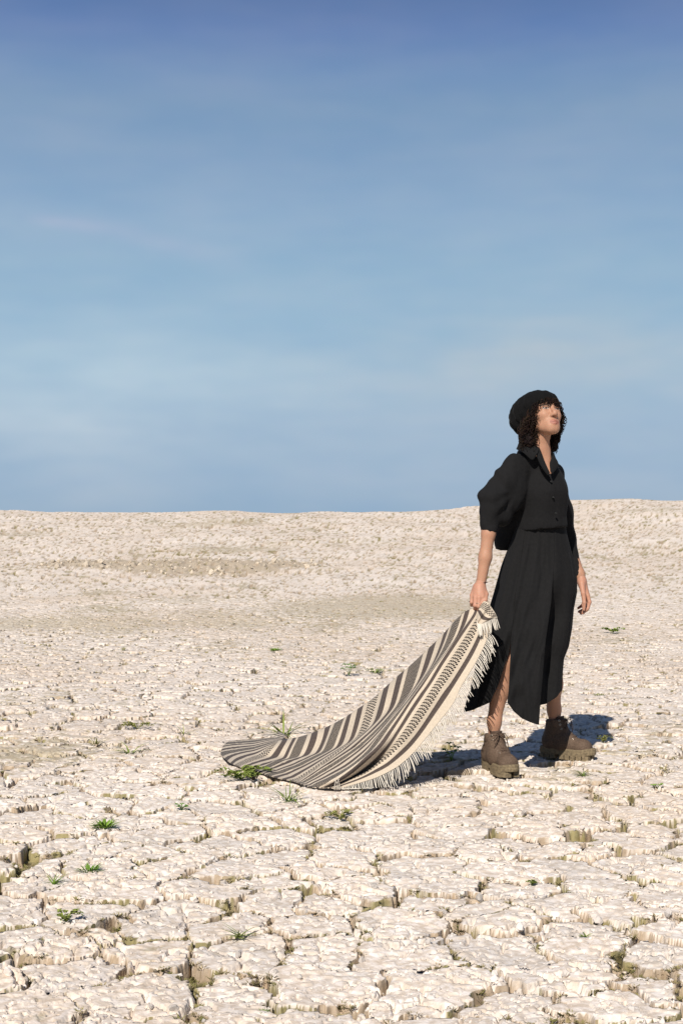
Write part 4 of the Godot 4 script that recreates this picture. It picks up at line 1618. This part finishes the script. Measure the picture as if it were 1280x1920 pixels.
# the weave: thin brown bands, wide herringbone bands and checked bands on cream wool
func weave_material() -> StandardMaterial3D:
	var w := 2048
	var h := 512
	var data := PackedByteArray()
	data.resize(w * h * 3)
	var kinds := "TCTTHTTHTTCTTHTTHTTCTTHTTHTT"
	var rng := RandomNumberGenerator.new()
	rng.seed = 9
	var n1 := noise(0.05, 3, 101)
	var cream := Vector3(190, 177, 159)
	var brown := Vector3(70, 61, 58)
	var black := Vector3(34, 32, 33)
	var o := 0
	for y in h:
		for x in w:
			var s := STRIPES * (x + 0.5) / w
			var c := cream
			var k := int(round(s))
			if k >= 1 and k <= 27:
				var e := s - k
				var kind := kinds[k - 1]
				var mx := e * 48.0        # millimetres across
				var my := y * 320.0 / h   # millimetres along
				if kind == "T":
					if absf(e) < 0.235 + 0.01 * sin(my * 1.9):
						c = brown if fposmod(mx + my, 3.2) < 2.5 else brown.lerp(cream, 0.35)
				elif kind == "H":
					if absf(e) < 0.46:
						# herringbone of short light bars
						var col := int(floor((mx + 100.0) / 7.0))
						var sl := my + (mx if col % 2 == 0 else -mx)
						c = black.lerp(brown, 0.35)
						if fposmod(sl, 8.0) < 1.9:
							c = cream
				else:
					if absf(e) < 0.36 + 0.09 * (1.0 if fposmod(my, 16.0) < 8.0 else 0.0):
						var a := int(floor((mx + 100.0) / 8.0)) + int(floor(my / 8.0))
						c = black if a % 2 == 0 else cream
						if a % 2 == 0 and fposmod(mx, 8.0) < 1.2:
							c = brown
			var f := 1.0 + 0.06 * n1.get_noise_2d(x, y) + rng.randf_range(-0.05, 0.05)
			data[o] = int(clampf(c.x * f, 0, 255)); data[o + 1] = int(clampf(c.y * f, 0, 255)); data[o + 2] = int(clampf(c.z * f, 0, 255))
			o += 3
	var img := Image.create_from_data(w, h, false, Image.FORMAT_RGB8, data)
	img.generate_mipmaps()
	var m := std(0.95)
	m.metallic_specular = 0.2
	m.albedo_texture = ImageTexture.create_from_image(img)
	m.rim_enabled = true
	m.rim = 0.15
	var y := std(0.95)
	y.vertex_color_use_as_albedo = true
	mats.yarn = y
	return m

# ---------------------------------------------------------------- weeds, moss and crumbs
func blade(b: Bag, root: Vector3, dir: Vector3, length: float, width: float, droop: float, col: Color, n := 5) -> void:
	var p := root
	var d := dir.normalized()
	var first := b.v.size()
	for k in n + 1:
		var t := float(k) / n
		var side := d.cross(Vector3.UP)
		if side.length() < 0.05: side = Vector3.RIGHT
		side = side.normalized()
		var w := width * 0.5 * (1.0 - pow(t, 1.6)) * smoothstep(-0.4, 0.25, t) + 0.0003
		b.put(p - side * w, col); b.put(p + Vector3(0, -0.25 * w, 0), col); b.put(p + side * w, col)
		d = (d + Vector3(0, -droop, 0) / n).normalized()
		p += d * length / n
	for k in n:
		for s in 2:
			var q := first + k * 3 + s
			b.quad(q, q + 1, q + 4, q + 3)

func oval(b: Bag, at: Vector3, dir: Vector3, up: Vector3, length: float, width: float, col: Color) -> void:
	# a cupped leaf with a mid rib
	var d := dir.normalized()
	var side := d.cross(up).normalized()
	var nn := side.cross(d).normalized()
	var first := b.v.size()
	var n := 5
	for k in n + 1:
		var t := float(k) / n
		var w := width * 0.5 * sin(PI * clampf(0.06 + 0.93 * t, 0, 1)) * (1.15 - 0.4 * t)
		var p := at + d * length * t + nn * length * (0.12 * sin(PI * t) - 0.18 * t * t)
		b.put(p - side * w + nn * w * 0.35, col); b.put(p, col * 0.95); b.put(p + side * w + nn * w * 0.35, col)
	for k in n:
		for s in 2:
			var q := first + k * 3 + s
			b.quad(q, q + 1, q + 4, q + 3)

# kind: "grass" long drooping blades, "herb" creeping stems with small leaves, "feather" a dense fine tuft, "clover" few broad leaves
func weed(kind: String, called: String, label: String, px: float, py: float, wide: float, tall: float, col: Color, seed_: int) -> void:
	var at := on_ground(px, py)
	var top := ground_height(at.x, at.z)
	for k in 8:
		var q := at + Vector3(cos(k * 0.8), 0, sin(k * 0.8)) * 0.02
		top = maxf(top, ground_height(q.x, q.z))
	at.y = top - 0.004
	var m := -at.z / F            # metres per pixel here
	var r := wide * m * 0.5
	var h := tall * m
	var rng := RandomNumberGenerator.new()
	rng.seed = seed_
	var t := thing(called, label, "weed", at, "weeds on the mud flat")
	var b := Bag.new()
	var stems := Bag.new()
	var shade := func() -> Color: return col * rng.randf_range(0.7, 1.25)
	if kind == "grass":
		for k in int(clampf(9 + wide * 0.12, 9, 20)):
			var a := rng.randf() * TAU
			var d := Vector3(cos(a), rng.randf_range(0.35, 1.1), sin(a) * 0.8)
			var l := rng.randf_range(0.55, 1.0) * maxf(r * 1.5, h * 1.5)
			blade(b, Vector3(rng.randf_range(-1, 1), 0, rng.randf_range(-1, 1)) * r * 0.14, d, l, maxf(0.0040, l * 0.04), rng.randf_range(0.3, 1.1), shade.call(), 7)
		for k in 5:
			var a := rng.randf() * TAU
			blade(b, Vector3(rng.randf_range(-1, 1), 0, rng.randf_range(-1, 1)) * r * 0.3, Vector3(cos(a), 0.5, sin(a)), r * 0.5, 0.005, 0.8, shade.call(), 4)
	elif kind == "feather":
		for k in 70:
			var a := rng.randf() * TAU
			var q := sqrt(rng.randf())
			var root := Vector3(cos(a), 0, sin(a)) * r * 0.75 * q
			blade(b, root, Vector3(cos(a) * 0.6, rng.randf_range(0.5, 1.2), sin(a) * 0.6), h * rng.randf_range(0.5, 1.0), h * 0.16, 0.9, shade.call(), 3)
	elif kind == "herb":
		for k in int(clampf(6 + wide * 0.08, 6, 15)):
			var a := rng.randf() * TAU
			var l := rng.randf_range(0.5, 1.0)
			var pts := []
			for j in 6:
				var u := j / 5.0
				pts.append(Vector3(cos(a + 0.4 * u), 0, sin(a + 0.4 * u)) * r * l * u + Vector3(0, h * l * (0.15 + 0.7 * sin(PI * (0.15 + 0.6 * u))) * minf(1.0, u * 3.0), 0))
			tube(stems, pts, [0.0014, 0.0013, 0.0012, 0.0011, 0.001, 0.0008], 4, col * 0.9)
			for j in range(1, 6):
				for s in 3:
					var aa := a + rng.randf_range(-1.6, 1.6)
					var ll := maxf(0.009, minf(r, h * 1.5) * rng.randf_range(0.20, 0.36))
					oval(b, pts[j], Vector3(cos(aa), rng.randf_range(0.0, 0.9), sin(aa)), Vector3(rng.randf_range(-0.3, 0.3), 1, rng.randf_range(-0.3, 0.3)), ll, ll * 0.55, shade.call())
	else:
		for k in 7:
			var a := TAU * k / 7.0 + rng.randf_range(-0.3, 0.3)
			var l := rng.randf_range(0.35, 0.8)
			var tip := Vector3(cos(a) * r * l, h * rng.randf_range(0.4, 0.9), sin(a) * r * l)
			tube(stems, [Vector3.ZERO, tip * 0.5 + Vector3(0, h * 0.2, 0), tip], [0.0014, 0.0012, 0.001], 4, col * 0.9)
			for s in 3:
				var aa := a + (s - 1) * 1.3
				oval(b, tip, Vector3(cos(aa), 0.25, sin(aa)), Vector3(0, 1, 0.25), r * 0.42, r * 0.36, shade.call())
	b.smooth()
	part("blades" if kind in ["grass", "feather"] else "leaves", bag_mesh(b), mats.leaf, t)
	if stems.v.size():
		stems.smooth()
		part("stems", bag_mesh(stems), mats.leaf, t)

func build_plants() -> void:
	var fresh := Color(0.150, 0.250, 0.035)
	var deep := Color(0.095, 0.185, 0.035)
	var dull := Color(0.245, 0.250, 0.075)
	var straw := Color(0.40, 0.35, 0.16)
	weed("feather", "feathery_weed", "dense bright green feathery tuft alone on the mud, the roundest of the fine-leaved weeds", 196, 1552, 46, 26, fresh, 1)
	weed("clover", "leafy_weed", "small dark green cushion of rounded leaves between the green tuft and the blanket hem", 341, 1520, 28, 15, deep, 2)
	weed("feather", "feathery_weed", "ragged mid green tuft on a plate rim, next to a deep crack", 168, 1632, 44, 20, deep.lerp(fresh, 0.5), 3)
	weed("grass", "flat_weed", "flattened green sprig lying on a broad pale plate", 103, 1658, 48, 7, fresh, 4)
	weed("herb", "leafy_weed", "olive green leafy weed spreading over the edge of a plate", 124, 1727, 56, 22, dull.lerp(fresh, 0.35), 5)
	weed("herb", "leafy_weed", "wide creeping green weed in front of the blanket's lower hem", 452, 1486, 112, 24, fresh.lerp(dull, 0.5), 6)
	weed("grass", "runner_weed", "long flat runner of grass touching the blanket's lowest hem", 543, 1503, 92, 12, fresh.lerp(dull, 0.3), 7)
	weed("grass", "arching_weed", "arching green grass clump with many long blades, left of the blanket's trailing end", 243, 1412, 84, 26, fresh.lerp(dull, 0.5), 8)
	weed("grass", "wiry_weed", "sparse grey green grass with a few wiry blades near the arching clump", 180, 1398, 62, 22, dull, 9)
	weed("grass", "upright_shoot", "single thin upright grass shoot standing alone", 345, 1377, 14, 30, dull.lerp(fresh, 0.3), 10)
	weed("herb", "leafy_weed", "low olive weed with small leaves lying behind the arching grass clump", 258, 1369, 66, 14, dull, 11)
	weed("grass", "stalky_weed", "tall grass with long bent stalks just behind the blanket's upper edge", 534, 1378, 92, 62, dull.lerp(fresh, 0.5), 12)
	weed("clover", "seedling", "seedling with one big round leaf behind the middle of the blanket", 654, 1266, 34, 22, deep, 13)
	weed("herb", "leafy_weed", "flat yellow green weed next to the big-leaved seedling", 703, 1262, 36, 9, fresh.lerp(dull, 0.3), 14)
	weed("feather", "feathery_weed", "tiny bright green tuft far out on the flat behind the blanket", 516, 1219, 26, 10, fresh, 15)
	weed("grass", "thin_weed", "tiny thin grass far out on the flat beyond the arching clump", 232, 1220, 26, 16, dull, 16)
	weed("herb", "leafy_weed", "low leafy green weed on the flat behind the walker's loose hand", 1147, 1187, 48, 13, fresh.lerp(dull, 0.4), 17)
	weed("clover", "clover", "bright green clover with broad leaves on bare mud ahead of the boots", 1231, 1508, 24, 13, fresh * 1.2, 18)
	weed("grass", "fine_weed", "fine green grass lying flat in front of the side-on boot", 1091, 1456, 52, 14, deep.lerp(dull, 0.4), 19)
	weed("grass", "dry_weed", "pale dry grass tuft beside the fine grass in front of the boots", 1071, 1474, 26, 16, dull.lerp(straw, 0.6), 20)
	weed("clover", "seedling", "seedling with pale lit leaf in the blanket's shadow beside the boot", 846, 1450, 42, 34, fresh * 1.15, 21)
	weed("herb", "leafy_weed", "dull green weed in a crack below the fringed corner on the ground", 638, 1537, 60, 16, dull, 22)
	weed("grass", "runner_weed", "thin green grass sprig lying slantwise over a crack between big plates", 450, 1762, 70, 16, fresh.lerp(dull, 0.5), 23)
	weed("herb", "leafy_weed", "small round green weed rooted in a crack between white plates", 997, 1660, 24, 12, fresh.lerp(dull, 0.5), 24)
	weed("grass", "flat_weed", "small flat green sprig lying on a white plate near a tan patch", 1097, 1766, 26, 6, fresh.lerp(dull, 0.3), 25)
	weed("feather", "feathery_weed", "low yellowish tuft just beyond the tip of the walker's shadow", 1121, 1303, 24, 7, dull.lerp(fresh, 0.3), 26)
	weed("herb", "cushion_weed", "olive brown moss cushion on a plate edge beyond the toe of the side-on boot", 1130, 1392, 34, 14, dull * 0.85, 27)
	weed("feather", "feathery_weed", "single tiny green tuft, the smallest of the fine-leaved weeds", 494, 1896, 18, 9, fresh, 28)

	scatter()

func lump(seed_: int) -> ArrayMesh:
	var s := SphereMesh.new()
	s.radius = 1.0
	s.height = 2.0
	s.radial_segments = 7
	s.rings = 4
	var a := s.get_mesh_arrays()
	var b := Bag.new()
	var n := noise(0.8, 2, seed_)
	var v: PackedVector3Array = a[Mesh.ARRAY_VERTEX]
	for p in v:
		b.put(p * (1.0 + 0.55 * n.get_noise_3dv(p)) * Vector3(1.1, 0.7, 0.9))
	b.idx = a[Mesh.ARRAY_INDEX]
	b = flat(b)
	return bag_mesh(b)

func copies(called: String, label: String, mesh: Mesh, m: Material, xf: Array, cols: Array) -> void:
	var mm := MultiMesh.new()
	mm.transform_format = MultiMesh.TRANSFORM_3D
	mm.use_colors = true
	mm.mesh = mesh
	mm.instance_count = xf.size()
	for i in xf.size():
		mm.set_instance_transform(i, xf[i])
		mm.set_instance_color(i, cols[i])
	var o := MultiMeshInstance3D.new()
	o.name = numbered(called)
	o.multimesh = mm
	o.material_override = m
	o.set_meta("kind", "stuff")
	o.set_meta("label", label)
	o.set_meta("category", "ground cover")
	add_child(o)

func scatter() -> void:
	var rng := RandomNumberGenerator.new()
	rng.seed = 321
	# dry moss and stubble in the cracks
	for v in 3:
		var b := Bag.new()
		for k in 26:
			var a := rng.randf() * TAU
			var root := Vector3(cos(a), 0, sin(a)) * rng.randf() * 0.55
			blade(b, root, Vector3(cos(a) * 0.5, rng.randf_range(0.6, 1.4), sin(a) * 0.5), rng.randf_range(0.25, 0.75), 0.16, 0.9, Color.WHITE * rng.randf_range(0.7, 1.2), 2)
		b.smooth()
		var xf := []
		var cols := []
		var tries := 0
		while xf.size() < 1100 and tries < 18000:
			tries += 1
			var px := rng.randf_range(-120, 1400)
			var py := lerpf(1120, 1960, pow(rng.randf(), 0.8))
			var r := ray(px, py)
			var d := -EYE / r.y
			var x := r.x * d
			var h := ground_full(x, -d, 1.0)
			if broken < 0.3:
				continue
			if n_gash.get_noise_2d(x, -d) < 0.0 and rng.randf() < 0.8:
				continue
			var hh := maxf(h, land(x, -d) - 0.045)
			var sc := rng.randf_range(0.010, 0.026) * (1.0 + 0.03 * d)
			xf.append(Transform3D(Basis(Vector3.UP, rng.randf() * TAU).scaled(Vector3.ONE * sc), Vector3(x, hh - 0.004, -d)))
			var c := Color(0.28, 0.225, 0.115).lerp(Color(0.22, 0.215, 0.07), rng.randf())
			if rng.randf() < 0.25:
				c = Color(0.36, 0.29, 0.16)
			cols.append(c * rng.randf_range(0.7, 1.2))
		copies("crack_moss", "short olive and brown stubble growing in the mud cracks", bag_mesh(b), mats.dry, xf, cols)
	# crumbs of mud lying about
	for v in 2:
		var xf := []
		var cols := []
		for k in 1500:
			var px := rng.randf_range(-120, 1400)
			var py := lerpf(1110, 1960, rng.randf())
			var r := ray(px, py)
			var d := -EYE / r.y
			var x := r.x * d
			var h := ground_full(x, -d, 1.0)
			var sc := rng.randf_range(0.0018, 0.0045) + 0.010 * pow(rng.randf(), 12.0)
			if broken > 0.0: sc *= 1.4
			xf.append(Transform3D(Basis.from_euler(Vector3(rng.randf() * 6, rng.randf() * 6, rng.randf() * 6)).scaled(Vector3.ONE * sc), Vector3(x, h + sc * 0.3, -d)))
			broken = 0.0
			cols.append(mud_colour(x, -d, rng.randf_range(-1, 1)) * rng.randf_range(0.55, 1.0))
		copies("mud_crumb", "crumbs of dry mud lying loose on the plates", lump(11 + v), mats.dry, xf, cols)
	# clods of the broken ridge
	for v in 2:
		var xf := []
		var cols := []
		while xf.size() < 130:
			var x := rng.randf_range(-7.0, 1.0)
			var d := rng.randf_range(23.0, 29.0)
			if berm(x, d) + rng.randf_range(-0.2, 0.0) < 0.05:
				continue
			var sc := rng.randf_range(0.010, 0.028) + 0.05 * pow(rng.randf(), 6.0)
			xf.append(Transform3D(Basis.from_euler(Vector3(rng.randf() * 6, rng.randf() * 6, rng.randf() * 6)).scaled(Vector3.ONE * sc), Vector3(x, ground_full(x, -d, 0.0) + sc * 0.3, -d)))
			cols.append(Color(0.52, 0.45, 0.36) * rng.randf_range(0.75, 1.15))
		copies("earth_clod", "brown clods of broken earth on the low ridge", lump(21 + v), mats.dry, xf, cols)
